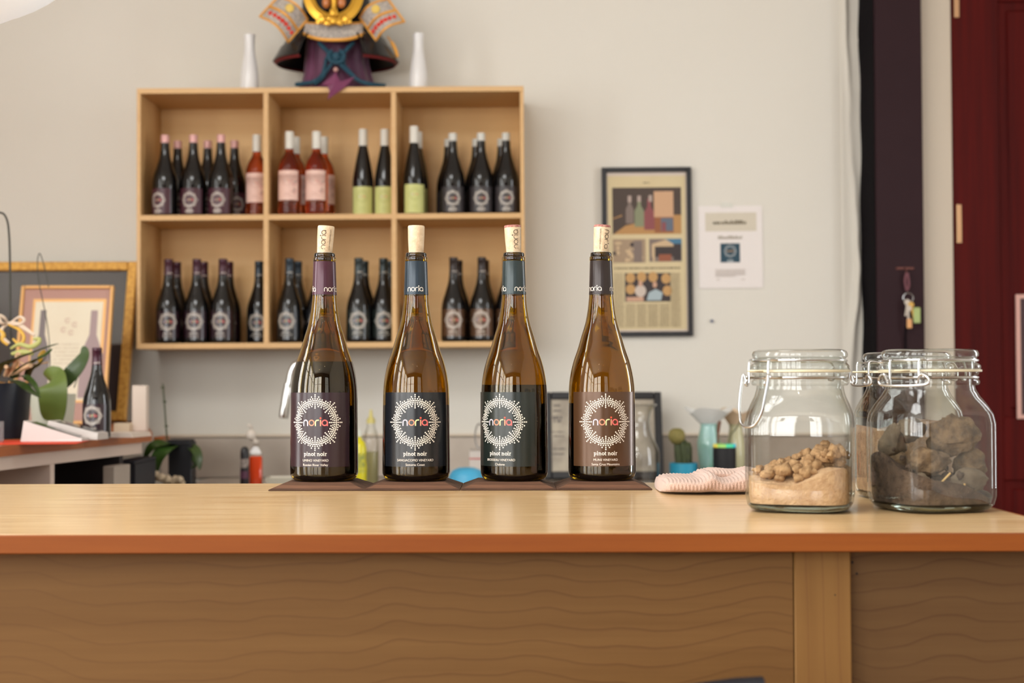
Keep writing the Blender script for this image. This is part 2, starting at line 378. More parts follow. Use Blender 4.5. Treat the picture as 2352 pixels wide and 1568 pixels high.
# ================================================================== bar counter
CZ = 1.0; NY, FY, RX, LX = 1.29, 1.95, 0.525, -1.35
bar = thing('bar_counter', 'maple veneer tasting bar counter running across the foreground', 'counter', (0, 1.6, 0))
M_top = wood('bar_top_wood', (224, 194, 148), (182, 140, 88), axis=0, fine=170, rough=0.28, coat=0.25, contrast=1.5)
M_edge = wood('bar_edge_wood', (142, 78, 28), (122, 60, 20), axis=0, fine=70, rough=0.5, spec=0.2, coat=0.0, contrast=0.8)
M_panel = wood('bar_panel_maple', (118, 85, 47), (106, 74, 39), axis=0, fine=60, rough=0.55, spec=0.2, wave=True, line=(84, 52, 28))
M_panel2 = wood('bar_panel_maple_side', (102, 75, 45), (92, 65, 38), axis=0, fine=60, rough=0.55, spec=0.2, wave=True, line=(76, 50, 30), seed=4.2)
M_strip = wood('bar_strip_maple', (134, 98, 54), (122, 86, 46), axis=2, fine=60, rough=0.55, spec=0.2, wave='v', line=(112, 74, 42), seed=1.7)
B = lambda a, b, bev=0: MB().box((a[0], a[1]-1.6, a[2]), (b[0], b[1]-1.6, b[2]), bev)
B((LX, NY+0.006, CZ-0.017), (RX-0.006, FY, CZ), 0.0008).build('top_board', M_top, bar)
B((LX, NY, CZ-0.0172), (RX, NY+0.0058, CZ-0.0004), 0.001).build('edge_band', M_edge, bar)
B((RX-0.0058, NY+0.006, CZ-0.0172), (RX, FY, CZ-0.0004), 0.001).build('edge_band', M_edge, bar)
PF = NY+0.035
sx0, sx1 = X(1824, PF, 1300), X(1955, PF, 1300)
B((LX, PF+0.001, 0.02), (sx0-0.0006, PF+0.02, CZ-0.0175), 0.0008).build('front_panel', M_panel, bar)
B((sx0, PF, 0.02), (sx1, PF+0.03, CZ-0.0175), 0.0015).build('corner_strip', M_strip, bar)
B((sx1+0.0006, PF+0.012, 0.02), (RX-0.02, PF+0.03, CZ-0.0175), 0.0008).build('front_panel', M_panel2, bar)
for npx, npy, r_ in ((1957.5, 1291, 0.0014), (1968, 1317, 0.0012), (1918, 1366, 0.0007)):
    p = at(npx, npy, PF+(0.012 if npx > 1955 else 0)); MB().lathe([(0, 0), (r_, 0), (r_*0.9, 0.0004), (0, 0.0005)], 12, M=Matrix.Translation((p.x, p.y-1.6, p.z)) @ Matrix.Rotation(pi/2, 4, 'X')).build('nail_hole', mat('nail_dark', (38, 26, 18), 0.8), bar)
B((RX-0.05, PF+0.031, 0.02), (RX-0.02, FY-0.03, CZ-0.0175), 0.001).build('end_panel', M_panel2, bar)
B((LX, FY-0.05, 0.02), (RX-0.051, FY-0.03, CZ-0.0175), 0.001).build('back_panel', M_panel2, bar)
B((LX, PF+0.03, 0), (RX-0.06, FY-0.08, 0.019)).build('plinth', M_purple_d, bar)

# ================================================================== shelf on the wall
SFY = 4.99
sl, sr = X(315, SFY, 500), X(1206, SFY, 500)
sxc = (sl+sr)/2; szt = at(760, 200, SFY).z; szb = at(760, 798.5, SFY).z
STILT = 0.004
shelf = thing('wall_shelf', 'pale plywood six-compartment wine shelf hung on the cream wall', 'shelf', (sxc, SFY, szb)); shelf.rotation_euler = (0, -STILT, 0)
W2, SH, SD, T = (sr-sl)/2, szt-szb, BWY-SFY-0.004, 0.019
M_ply = wood('birch_plywood', (224, 184, 130), (212, 168, 112), axis=0, fine=40, rough=0.5, contrast=0.8)
M_plyb = wood('birch_plywood_back', (238, 194, 132), (226, 176, 110), axis=0, fine=14, rough=0.5, contrast=0.8, seed=2.0)
def P(name, a, b, m=M_ply): return MB().box(a, b, 0.0008).build(name, m, shelf)
P('top_board', (-W2, 0, SH-T), (W2, SD, SH)); P('bottom_board', (-W2, 0, 0), (W2, SD, T))
P('side_board', (-W2, 0.0004, T), (-W2+T*0.72, SD, SH-T)); P('side_board', (W2-T*0.72, 0.0004, T), (W2, SD, SH-T))
d1 = X(612, SFY, 500)-sxc; d2 = X(906, SFY, 500)-sxc
P('back_panel', (-W2+T*0.72, SD-0.008, T), (W2-T*0.72, SD, SH-T), M_plyb)
for d in (d1, d2): P('divider', (d-T*0.47, 0.0004, T), (d+T*0.47, SD-0.008, SH-T))
zm = at(760, 497.5, SFY).z-szb
for a, b in ((-W2+T*0.72, d1-T*0.47), (d1+T*0.47, d2-T*0.47), (d2+T*0.47, W2-T*0.72)):
    P('shelf_board', (a, 0.0002, zm-T/2), (b, SD-0.008, zm+T/2))
def board_z(row, x):
    """height of the bottom (0) or middle (1) boards' upper face, or of the top (2), at world x"""
    return szb+(T, zm+T/2, SH)[row]+STILT*(x-sxc)+0.0004

# ================================================================== print for labels and capsules
_tx = {}
def text_geo(txt, size, bold=0.0, spacing=1.0):
    """flat outline text centred on the origin -> (verts2d, faces, width)"""
    key = (txt, size, bold, spacing)
    if key in _tx: return _tx[key]
    cu = bpy.data.curves.new('t', 'FONT'); cu.body = txt; cu.size = size; cu.align_x = 'CENTER'; cu.offset = bold; cu.space_character = spacing
    cu.resolution_u = 3
    ob = bpy.data.objects.new('t', cu); C.objects.link(ob)
    dg = bpy.context.evaluated_depsgraph_get(); ev = ob.evaluated_get(dg); me = ev.to_mesh()
    vs = [(v.co.x, v.co.y) for v in me.vertices]; fs = [tuple(p.vertices) for p in me.polygons]
    ev.to_mesh_clear(); bpy.data.objects.remove(ob); bpy.data.curves.remove(cu)
    xs = [v[0] for v in vs]; ys = [v[1] for v in vs]
    cx, w_ = (min(xs)+max(xs))/2, max(xs)-min(xs)
    vs = [(x-cx, y) for x, y in vs]
    _tx[key] = (vs, fs, w_); return _tx[key]
def stroke(pts, wd, closed=False):
    """flat ribbon along a 2-D polyline"""
    n = len(pts); L_ = []; R_ = []
    for i in range(n):
        a = pts[(i-1) % n] if closed or i else pts[0]; b = pts[(i+1) % n] if closed or i < n-1 else pts[-1]
        dx, dy = b[0]-a[0], b[1]-a[1]; l = math.hypot(dx, dy) or 1
        L_.append((pts[i][0]-dy/l*wd/2, pts[i][1]+dx/l*wd/2)); R_.append((pts[i][0]+dy/l*wd/2, pts[i][1]-dx/l*wd/2))
    vs = L_+R_; fs = [(i, n+i, n+(i+1) % n, (i+1) % n) for i in range(n if closed else n-1)]
    return vs, fs
def arc(cx, cy, r, a, b, n=14): return [(cx+r*cos(rad(a+(b-a)*k/n)), cy+r*sin(rad(a+(b-a)*k/n))) for k in range(n+1)]
def disc(cx, cy, r, n=10): return [(cx+r*cos(2*pi*k/n), cy+r*sin(2*pi*k/n)) for k in range(n)], [tuple(range(n))]
def noria(h=1.0, wd=0.19):
    """rounded monoline letters n o r i a, x-height h -> list of (letter index, verts, faces), centred"""
    r = h/2-wd/2; out = []
    n_w = 0.87
    def put(i, g): out.append((i, g[0], g[1]))
    x = 0
    rn = 0.87*h/2-wd/2
    put(0, stroke([(x+wd/2, 0), (x+wd/2, h-wd/2-rn)]+arc(x+wd/2+rn, h-wd/2-rn, rn, 180, 0, 12)+[(x+wd/2+2*rn, 0)], wd)); x += 0.95*h
    put(1, stroke(arc(x+h/2, h/2, r, 0, 345, 22), wd, True)); x += 1.03*h
    put(2, stroke([(x+wd/2, 0), (x+wd/2, h-wd/2-rn)]+arc(x+wd/2+rn, h-wd/2-rn, rn, 180, 90, 8)+[(x+wd/2+rn+0.22*h, h-wd/2)], wd)); x += 0.80*h
    put(3, stroke([(x+wd/2, 0), (x+wd/2, h*0.95)], wd)); put(5, disc(x+wd/2, h*1.22, 0.15*h, 12)); x += 0.24*h
    put(4, stroke(arc(x+h/2, h/2, r, 0, 345, 22), wd, True)); put(4, stroke([(x+h-wd/2, h/2), (x+h-wd/2, 0)], wd)); x += h
    return [(i, [(a-x/2, b) for a, b in vs], fs) for i, vs, fs in out], x
def serif_word(h):
    """bold slab lettering: pinot noir, x-height h"""
    wd, sw = 0.24*h, 0.10*h; out = []
    def st(x, y0, y1): out.append(stroke([(x, y0), (x, y1)], wd))
    def sf(x, y, l=0.36): out.append(stroke([(x-l*h/2-0.06*h, y), (x+l*h/2+0.06*h, y)], sw))
    def sfl(x, y): out.append(stroke([(x-0.30*h, y), (x+0.02*h, y)], sw))
    x = 0.0
    for ch in 'pinot noir':
        if ch == 'p':
            st(x+0.25*h, -0.42*h, h); sf(x+0.25*h, -0.40*h); sfl(x+0.25*h, h-0.05*h); out.append(stroke(arc(x+0.5*h, h*0.5, 0.36*h, 150, -150, 16), wd*0.9)); x += 1.08*h
        elif ch == 'i':
            st(x+0.25*h, 0, h); sf(x+0.25*h, 0.05*h); sfl(x+0.25*h, 0.95*h); out.append(disc(x+0.23*h, 1.30*h, 0.16*h)); x += 0.58*h
        elif ch == 'n':
            st(x+0.25*h, 0, h); sf(x+0.25*h, 0.05*h, 0.3); sfl(x+0.25*h, 0.95*h)
            out.append(stroke(arc(x+0.53*h, 0.60*h, 0.28*h, 165, 0, 10)+[(x+0.81*h, 0)], wd)); sf(x+0.83*h, 0.05*h, 0.3); x += 1.16*h
        elif ch == 'o':
            out.append(stroke(arc(x+0.48*h, h*0.5, 0.38*h, 0, 342, 18), wd, True)); x += 1.0*h
        elif ch == 't':
            out.append(stroke([(x+0.25*h, 1.3*h), (x+0.25*h, 0.25*h)]+arc(x+0.43*h, 0.25*h, 0.18*h, 180, 300, 6), wd)); out.append(stroke([(x, 0.93*h), (x+0.58*h, 0.93*h)], sw*1.3)); x += 0.68*h
        elif ch == 'r':
            st(x+0.25*h, 0, h); sf(x+0.25*h, 0.05*h); sfl(x+0.25*h, 0.95*h); out.append(stroke(arc(x+0.52*h, 0.62*h, 0.27*h, 165, 60, 7), wd)); x += 0.80*h
        else: x += 0.42*h
    return [([(a-x/2, b) for a, b in vs], fs) for vs, fs in out], x
M_print = mat('white_print', (236, 226, 214), 0.5)
LETTER = [mat('print_lavender', (196, 190, 204), 0.5), mat('print_tan', (206, 140, 112), 0.5), mat('print_lime', (206, 220, 160), 0.5),
          mat('print_rose', (226, 150, 120), 0.5), mat('print_coral', (232, 106, 104), 0.5), mat('print_red', (240, 84, 62), 0.5)]
def sunburst():
    out = []
    half = {35.4: [0], 33.0: [0, 8.3], 30.4: [0, 6, 12, 17.8], 28.0: [0, 4.6, 9.3, 14, 18.3, 22.5], 25.6: [0, 6, 12, 17.5, 22.5], 23.4: [0, 8, 15.6, 22.5], 21.0: [0, 11.6, 22.5], 18.7: [0]}
    for k in range(8):
        for r, an in half.items():
            for a in an:
                for sg in ((1,) if a in (0, 22.5) else (1, -1)):
                    t = rad(k*45+sg*a); out.append((r*sin(t)/1000, r*cos(t)/1000))
    return out
SUN = sunburst()
def wrap(g, R, a0, u0=0.0, v0=0.0):
    vs, fs = g
    return [(R*sin(a0+(u0+u)/R), -R*cos(a0+(u0+u)/R), v0+v) for u, v in vs], fs
def bars(w_, h, n, seed):
    """an unreadable line of small print: letter-sized upright bars"""
    rr = random.Random(seed); out = []; x = -w_/2
    while x < w_/2:
        ww = h*rr.uniform(0.35, 0.7)
        if rr.random() > 0.14: out.append(([(x, 0), (x+ww*0.78, 0), (x+ww*0.78, h*rr.choice((1, 1, 1, 1.35))), (x, h)], [(0, 1, 2, 3)]))
        x += ww
    return out
def label_print(name, R, zc, lines, dot=1.0, k=1.0, colour=True, dots=True, ink=None):
    """the ring of dots, the coloured name and the lines of text, wrapped on a cylinder of radius R"""
    R = R+0.00025; m = MB()
    if dots:
        for (u, v) in SUN: m.add(*wrap(disc(u*k, v*k, 0.00098*dot*k, 9), R, 0, 0, zc))
    g, wd = noria(0.0083*k, 0.00155*k)
    for i, vs, fs in g:
        m.cur = (1+i) if colour else 0; m.add(*wrap((vs, fs), R, 0, 0, zc-0.0045*k))
    m.cur = 0
    for kind, txt, size, dz in lines:
        if kind == 'serif':
            for q in serif_word(size)[0]: m.add(*wrap(q, R, 0, 0, zc+dz))
        elif kind == 'bars':
            for q in bars(txt, size, 0, int(dz*1e5)): m.add(*wrap(q, R, 0, 0, zc+dz))
        else:
            vs, fs, ww = text_geo(txt, size)
            m.add(*wrap((vs, fs), R, 0, 0, zc+dz))
    me = bpy.data.meshes.new(name); me.from_pydata(m.v, [], m.f)
    for q in [ink or M_print]+LETTER: me.materials.append(q)
    me.polygons.foreach_set('material_index', m.m); me.update()
    return me
def label_patch(R, h0, h1, half, seg=40):
    """thin paper wrapped on the bottle"""
    m = MB(); Ro, Ri = R+0.00015, R-0.0002; vs = []
    for i in range(seg+1):
        a = -half+2*half*i/seg
        for r, z in ((Ro, h0), (Ro, h1), (Ri, h1), (Ri, h0)): vs.append((r*sin(a), -r*cos(a), z))
    fs = []
    for i in range(seg):
        for k in range(4): fs.append((4*i+k, 4*(i+1)+k, 4*(i+1)+(k+1) % 4, 4*i+(k+1) % 4))
    fs += [(0, 1, 2, 3), (4*seg+3, 4*seg+2, 4*seg+1, 4*seg)]
    m.add(vs, fs); return m
VINE = {'purple': ('UMINO VINEYARD', 'Russian River Valley'), 'navy': ('SANGIACOMO VINEYARD', 'Sonoma Coast'),
        'green': ('BROSSEAU VINEYARD', 'Chalone'), 'brown': ('MUNS VINEYARD', 'Santa Cruz Mountains')}
LAB = {'purple': mat('label_purple', (40, 18, 28), 0.24, spec=0.6), 'navy': mat('label_navy', (20, 23, 29), 0.24, spec=0.6),
       'green': mat('label_green', (28, 35, 32), 0.24, spec=0.6), 'brown': mat('label_bronze', (86, 59, 38), 0.24, metal=0.3, spec=0.6)}
CAP = {'purple': mat('capsule_purple', (66, 28, 44), 0.28, metal=0.2), 'navy': mat('capsule_navy', (36, 50, 62), 0.28, metal=0.2),
       'green': mat('capsule_green', (40, 52, 54), 0.28, metal=0.2), 'brown': mat('capsule_brown', (44, 34, 32), 0.28, metal=0.3)}
PRINTS = {}
def pinot_print(c):
    if c not in PRINTS:
        a, b = VINE[c]
        PRINTS[c] = label_print('label_print', 0.04425, 0.0763, [('serif', '', 0.0037, -0.0428), ('t', a, 0.0042, -0.0500), ('t', b, 0.0042, -0.0557)])
    return PRINTS[c]

# ---- burgundy bottle profile (radius, height)
BURG = [(0.0441, 0.0085), (0.0443, 0.02), (0.0440, 0.06), (0.0437, 0.0927), (0.0432, 0.1167), (0.0421, 0.129), (0.0399, 0.142), (0.0363, 0.156),
        (0.0314, 0.170), (0.0262, 0.1877), (0.0207, 0.206), (0.0175, 0.2244), (0.0158, 0.2427), (0.0150, 0.262), (0.0142, 0.2862)]
def burg_outer(n=3):
    base = [(0.0, 0.006), (0.018, 0.004), (0.031, 0.0005), (0.0355, 0.0), (0.0395, 0.0012), (0.0425, 0.0042)]
    return base+smooth_prof(BURG, n)
LIP = [(0.0146, 0.2868), (0.0149, 0.288), (0.0149, 0.2915), (0.0145, 0.2925), (0.0136, 0.2929), (0.0138, 0.294), (0.0137, 0.2965), (0.0131, 0.2977), (0.0118, 0.2979), (0.0108, 0.297)]
def burg_inner():
    inner = [(max(r-0.0027, 0.0096), z) for r, z in smooth_prof(BURG, 2)][::-1]
    inner = [(r if z < 0.20 else min(r, 0.0096+max(0, (0.262-z))*0.12), z) for r, z in inner]
    return inner+[(0.0405, 0.012), (0.036, 0.0095), (0.02, 0.018), (0.0, 0.024)]
M_amber = mat('amber_glass', (186, 146, 30), 0.0, trans=1.0, ior=1.5)
M_wine = mat('red_wine', (16, 5, 8), 0.05, spec=0.5)
M_cork = mat('cork', (226, 206, 176), 0.75, noise=0.8, nscale=140, rgb2=(198, 170, 136), bump=0.3, bscale=500)
M_corkink = mat('cork_ink', (96, 80, 66), 0.7)
M_corkstain = mat('wine_stained_cork', (150, 82, 80), 0.8, noise=0.7, nscale=300, rgb2=(206, 170, 150))
glass_me = MB().lathe(burg_outer()+LIP+burg_inner(), 72).build('glass', M_amber, ang=60).data
bpy.data.objects.remove(bpy.data.objects['glass'])
def wine_mesh(level):
    inn = burg_inner(); pr = [(max(r+0.0003, 0) if z > 0.0094 else r, z-0.0003) for r, z in inn if z <= level][::-1]
    # radius at the level
    hi = [(r, z) for r, z in inn if z > level][-1]; lo = [(r, z) for r, z in inn if z <= level][0]
    t = (level-lo[1])/(hi[1]-lo[1]); rl = lo[0]+(hi[0]-lo[0])*t+0.0003
    return MB().lathe(pr+[(rl, level), (rl*0.6, level), (0, level)], 56)
def cork(parent, tilt, rz, ink):
    """cork pushed half-way back into the neck; ink = None | (rotation, flip)"""
    m = MB().lathe([(0.0, -0.012), (0.0094, -0.012), (0.0096, -0.004), (0.0100, 0.004), (0.0108, 0.02), (0.0110, 0.0335), (0.0105, 0.0352), (0.0, 0.0354)], 32)
    o = m.build('cork', M_cork, parent, ang=50); o.location = (0, 0, 0.2985); o.rotation_euler = (tilt[0], tilt[1], rz)
    if ink:
        a0, flip, stain = ink; g, wd = noria(0.0062, 0.00085); q = MB()
        for i, vs, fs in g:
            vv = [((-v+0.0012) if not flip else (v-0.0012), (u if not flip else -u)+0.0165) for u, v in vs]
            vv = [(p[0], p[1]) for p in vv]
            w_ = wrap((vv, fs), 0.01075, a0); w_ = ([(x*(1.0+(z-0.0165)*6.0+0.012), y*(1.0+(z-0.0165)*6.0+0.012), z) for x, y, z in w_[0]], w_[1])
            q.add(*w_)
        vs, fs, ww = text_geo('www.noriawines.com', 0.0034)
        vv = [((-v+0.0078) if not flip else (v-0.0078), (u if not flip else -u)*0.92+0.0165) for u, v in vs]
        w_ = wrap((vv, fs), 0.01075, a0); q.add([(x*(1.0+(z-0.0165)*6.0+0.012), y*(1.0+(z-0.0165)*6.0+0.012), z) for x, y, z in w_[0]], w_[1])
        q.v = [(x, y, min(max(z, 0.0005), 0.0335)) for x, y, z in q.v]
        q.build('cork_print', M_corkink, o, smooth=False)
        if stain: MB().lathe([(0.01115, 0.0325), (0.01115, 0.0342), (0.0107, 0.0355), (0.0, 0.0357)], 32).build('stained_end', M_corkstain, o)
    return o
def capsule(parent, col, a0, closed=False):
    t0 = 0.2427
    if not closed:
        pr = [(0.0163, t0), (0.01605, t0+0.002), (0.0154, 0.262), (0.0147, 0.2858), (0.0144, 0.2866), (0.0138, 0.2868)]
    else:
        pr = [(0.0163, t0), (0.01605, t0+0.002), (0.0154, 0.262), (0.0152, 0.2868), (0.0156, 0.2875), (0.0156, 0.2985), (0.0148, 0.3), (0.0, 0.3)]
    o = MB().lathe(pr, 40).build('capsule', CAP[col], parent, ang=50)
    g, wd = noria(0.0055, 0.0008); q = MB()
    for k in range(3):
        for i, vs, fs in g: q.add(*wrap((vs, fs), 0.01625, a0+k*2*pi/3, 0, t0+0.0038))
    q.v = [(x*(1-(z-t0)*0.035/0.0163*0.7), y*(1-(z-t0)*0.035/0.0163*0.7), z) for x, y, z in q.v]
    q.build('capsule_print', M_print, o, smooth=False)
    return o
# ---- four coasters and bottles
M_walnut = wood('dark_walnut', (112, 78, 58), (46, 31, 24), axis=0, fine=170, rough=0.7, spec=0.25, contrast=1.3)
CY0, CW, CT = 1.81, 0.1215, 0.0092
cmesh = MB().rings([[(-CW/2, 0, 0), (CW/2, 0, 0), (CW/2, CW, 0), (-CW/2, CW, 0)], [(-CW/2, 0, 0.0012), (CW/2, 0, 0.0012), (CW/2, CW, 0.0012), (-CW/2, CW, 0.0012)],
                    [(-CW/2+0.02, 0.017, CT), (CW/2-0.02, 0.017, CT), (CW/2-0.02, CW-0.017, CT), (-CW/2+0.02, CW-0.017, CT)]])
cme = cmesh.build('x', M_walnut, smooth=False).data; bpy.data.objects.remove(bpy.data.objects['x'])
FG = [(745, 726, 'purple', -8, 'dark wine bottle filled to its shoulder, purple label, standing leftmost on the bar', 0.1545, (0.02, 0.06, rad(8)), (rad(-4), False, False), 44),
      (956, 946, 'navy', 2, 'amber glass wine bottle with navy label and a blank cork, second on the bar', 0.098, (0.0, 0.005, 0), None, 0),
      (1181, 1168, 'green', -25, 'amber wine bottle with dark green label turned to the side, third on the bar', 0.124, (0.0, -0.045, 0), (rad(30), False, True), 42),
      (1382, 1388.5, 'brown', 3, 'amber wine bottle with bronze brown label, rightmost of the four on the bar', 0.100, (0.0, 0.055, 0), (rad(24), True, True), -40)]
FB = []
for i, (bp, cp, col, rot, lab, lev, tl, ink, ca) in enumerate(FG):
    o = link('coaster', cme); o.location = (at(cp, 1126, CY0).x, CY0, CZ+0.0004)
    tag(o, 'square dark walnut coaster under the wine bottle with the %s label' % {'purple': 'purple', 'navy': 'navy', 'green': 'dark green', 'brown': 'bronze brown'}[col], 'coaster', 'square walnut coasters on the bar')
    b = thing('wine_bottle', lab, 'bottle', (at(bp, 950, 1.871).x, 1.871, CZ+CT+0.0008), 0, 'opened bottles on the bar')
    FB.append(b)
    link('glass', glass_me, b)
    wine_mesh(lev).build('wine', M_wine, b)
    c_ = capsule(b, col, rad(ca)); 
    lb = label_patch(0.0442, 0.0192, 0.1147, rad(62)).build('label', LAB[col], b); lb.rotation_euler = (0, 0, rad(rot))
    link('label_print', pinot_print(col), lb)
    lb.location = (0, 0, 0)
    cork(b, tl[:2], tl[2], ink)

# ================================================================== bottles on the wall shelf
M_dark = mat('dark_bottle_glass', (12, 10, 11), 0.06, spec=0.6)
def thing_mesh(mb, mats, ang=50):
    o = mb.build('x', mats, ang=ang); me = o.data; bpy.data.objects.remove(o); return me
burg_full = thing_mesh(MB().lathe(burg_outer(2)+[(0.0142, 0.29), (0.0, 0.29)], 40), M_dark, 60)
lab_mesh = {c: thing_mesh(label_patch(0.0442, 0.0192, 0.1147, rad(62), 24), LAB[c]) for c in LAB}
def shelf_pinot(col):
    b = thing('wine_bottle', 'tmp', 'bottle', (0, 0, -5))
    link('glass', burg_full, b); capsule(b, col, rad(20), closed=True)
    lb = link('label', lab_mesh[col], b); link('label_print', pinot_print(col), lb)
    return b
def burg_small(name, capcol, labmat, ring=0.82):
    """screw-capped burgundy bottle with a low label"""
    b = thing('wine_bottle', 'tmp', 'bottle', (0, 0, -5))
    link('glass', burg_full, b)
    MB().lathe([(0.0157, 0.236), (0.0155, 0.24), (0.0150, 0.262), (0.0149, 0.2885), (0.0142, 0.2905), (0.0, 0.291)], 32).build('screw_cap', capcol, b)
    lb = label_patch(0.0442, 0.006, 0.096, rad(62), 24).build('label', labmat, b)
    link('label_print', label_print('label_print', 0.04425, 0.0545, [('bars', 0.024, 0.0030, -0.0365), ('bars', 0.030, 0.0026, -0.0415), ('bars', 0.026, 0.0026, -0.0460)], k=0.86), lb)
    return b
def rose():
    b = thing('wine_bottle', 'tmp', 'bottle', (0, 0, -5))
    pr = [(0, 0.004), (0.03, 0.0), (0.036, 0.001), (0.039, 0.006)]+smooth_prof([(0.0395, 0.012), (0.0398, 0.1), (0.0397, 0.155), (0.0375, 0.178), (0.031, 0.198), (0.0215, 0.215), (0.0155, 0.228), (0.0143, 0.245), (0.0140, 0.29)], 3)+[(0, 0.29)]
    MB().lathe(pr, 40).build('glass', mat('rose_wine_glass', (244, 120, 70), 0.03, trans=0.95, ior=1.33), b, ang=60)
    MB().lathe([(0.0157, 0.238), (0.0157, 0.296), (0.0148, 0.300), (0, 0.301)], 32).build('screw_cap', mat('white_cap', (224, 220, 210), 0.4), b)
    lb = label_patch(0.0397, 0.052, 0.158, rad(62), 24).build('label', mat('label_blush', (238, 198, 184), 0.5), b)
    link('label_print', label_print('label_print', 0.03975, 0.120, [('bars', 0.020, 0.003, -0.045), ('bars', 0.026, 0.0024, -0.052)], k=0.6, dot=0.8, ink=mat('blush_ink', (214, 168, 154), 0.5)), lb)
    rr = random.Random(5); fl = MB()
    for k in range(26):       # sketched flower at the label's edge
        u = 0.026+rr.gauss(0, 0.005); v = 0.066+rr.random()*0.055
        fl.cur = rr.choice((0, 1)); fl.add(*wrap(disc(0, 0, rr.uniform(0.0012, 0.0035), 7), 0.04005, u/0.04, 0, v))
    fl.build('label_flower', [mat('flower_rose', (208, 140, 132), 0.5), mat('flower_grey', (150, 140, 128), 0.5)], lb, smooth=False)
    return b
def flute():
    b = thing('wine_bottle', 'tmp', 'bottle', (0, 0, -5))
    pr = [(0, 0.004), (0.028, 0.0), (0.034, 0.001), (0.0372, 0.006)]+smooth_prof([(0.0378, 0.012), (0.0378, 0.11), (0.0368, 0.135), (0.0325, 0.165), (0.0265, 0.2), (0.0200, 0.232), (0.0155, 0.255), (0.0145, 0.27), (0.0142, 0.31)], 3)+[(0, 0.31)]
    MB().lathe(pr, 40).build('glass', M_dark, b, ang=60)
    MB().lathe([(0.0162, 0.256), (0.0160, 0.312), (0.0150, 0.3165), (0, 0.317)], 32).build('screw_cap', mat('white_cap', (224, 220, 210), 0.4), b)
    lb = label_patch(0.0378, 0.004, 0.106, rad(66), 24).build('label', mat('label_lime', (206, 208, 134), 0.5), b)
    link('label_print', label_print('label_print', 0.03785, 0.07, [('bars', 0.020, 0.003, -0.042), ('bars', 0.026, 0.0024, -0.05)], k=0.7, ink=mat('lime_ink', (186, 188, 112), 0.5)), lb)
    return b
PROTO = {c: shelf_pinot(c) for c in LAB}
PROTO['pink'] = burg_small('pink', mat('pink_cap', (222, 170, 166), 0.42, metal=0.15), mat('label_plum', (70, 32, 44), 0.4))
PROTO['white'] = burg_small('white', mat('silver_cap', (212, 210, 202), 0.4), mat('label_charcoal', (52, 46, 48), 0.4))
PROTO['rose'] = rose(); PROTO['flute'] = flute()
used = set()
NM = {'purple': 'maroon-capped wine bottle', 'navy': 'black-capped wine bottle', 'green': 'green-capped wine bottle',
      'brown': 'brown-capped wine bottle', 'pink': 'pink-capped wine bottle', 'white': 'white-capped dark wine bottle',
      'rose': 'rose wine bottle with blush label', 'flute': 'slim white-capped bottle with lime label'}
YF, YB = 5.042, 5.165
def put(kind, px, row, Yc, where, rot=0):
    x = X(px, Yc, 420 if row else 700); lab = NM[kind]+', '+where
    b = PROTO[kind] if kind not in used else dup(PROTO[kind], (0, 0, 0), lab)
    used.add(kind); b.location = (x, Yc, board_z(row, x)); b.rotation_euler = (0, 0, rad(rot)); b['label'] = lab; b['group'] = 'wine bottles on the wall shelf'
    return b
for k, (f, bk) in enumerate(zip((379, 444, 507.5), (408, 477, 538.5))):
    wd = ('leftmost', 'middle', 'rightmost')[k]
    put('pink', f, 1, YF, wd+' of the front three, top left compartment', -22 if k == 0 else -6)
    put('pink', bk, 1, YB, wd+' of the back three, top left compartment', 24)
put('rose', 590, 1, 5.10, 'beside the pink-capped bottles')
put('rose', 665, 1, YF, 'front left in top middle compartment', -4); put('rose', 727, 1, YF, 'front right in top middle compartment', -2)
put('rose', 679, 1, YB-0.012, 'hidden behind the left rose bottle', 20); put('rose', 744, 1, YB-0.012, 'hidden behind the right rose bottle', 25)
put('flute', 834, 1, 5.095, 'left of two in top middle compartment'); put('flute', 884, 1, 5.10, 'right of two in top middle compartment')
put('flute', 951, 1, YF, 'in the top right compartment', 8); put('flute', 960, 1, YB-0.01, 'hidden at back of top right compartment')
for k, (f, bk) in enumerate(zip((1040, 1105, 1162.5), (1030, 1094, 1152))):
    wd = ('leftmost', 'middle', 'rightmost')[k]
    put('white', f, 1, YF, wd+' of the front three, top right compartment', 2)
    put('white', bk, 1, YB, wd+' of the back three, top right compartment')
for k, (f, bk) in enumerate(zip((387, 452, 512), (406, 468, 526))):
    wd = ('leftmost', 'middle', 'rightmost')[k]
    put('purple', f, 0, YF, wd+' of the front three, bottom left compartment', 10 if k == 0 else -2)
    put('purple', bk, 0, YB, wd+' of the back three, bottom left compartment')
put('navy', 595, 0, 5.15, 'alone beside the maroon-capped bottles', -2)
put('navy', 665, 0, YF, 'front left in bottom middle compartment', -8); put('navy', 684, 0, YB, 'at back of bottom middle compartment')
put('navy', 732, 0, YF, 'hidden behind the leftmost bottle on the bar')
put('green', 824, 0, YF, 'front left of the green-capped ones', 2); put('green', 837, 0, YB, 'back left of the green-capped ones')
put('green', 881, 0, 5.065, 'front right of the green-capped ones', 6); put('green', 897, 0, YB+0.005, 'back right of the green-capped ones')
put('brown', 1042, 0, YF, 'front left in bottom right compartment', 2); put('brown', 1053, 0, YB, 'back left in bottom right compartment')
put('brown', 1107, 0, YF, 'front centre in bottom right compartment', -4); put('brown', 1114, 0, YB, 'back centre in bottom right compartment')
put('brown', 1165, 0, YF+0.02, 'mostly hidden behind third bottle on the bar')

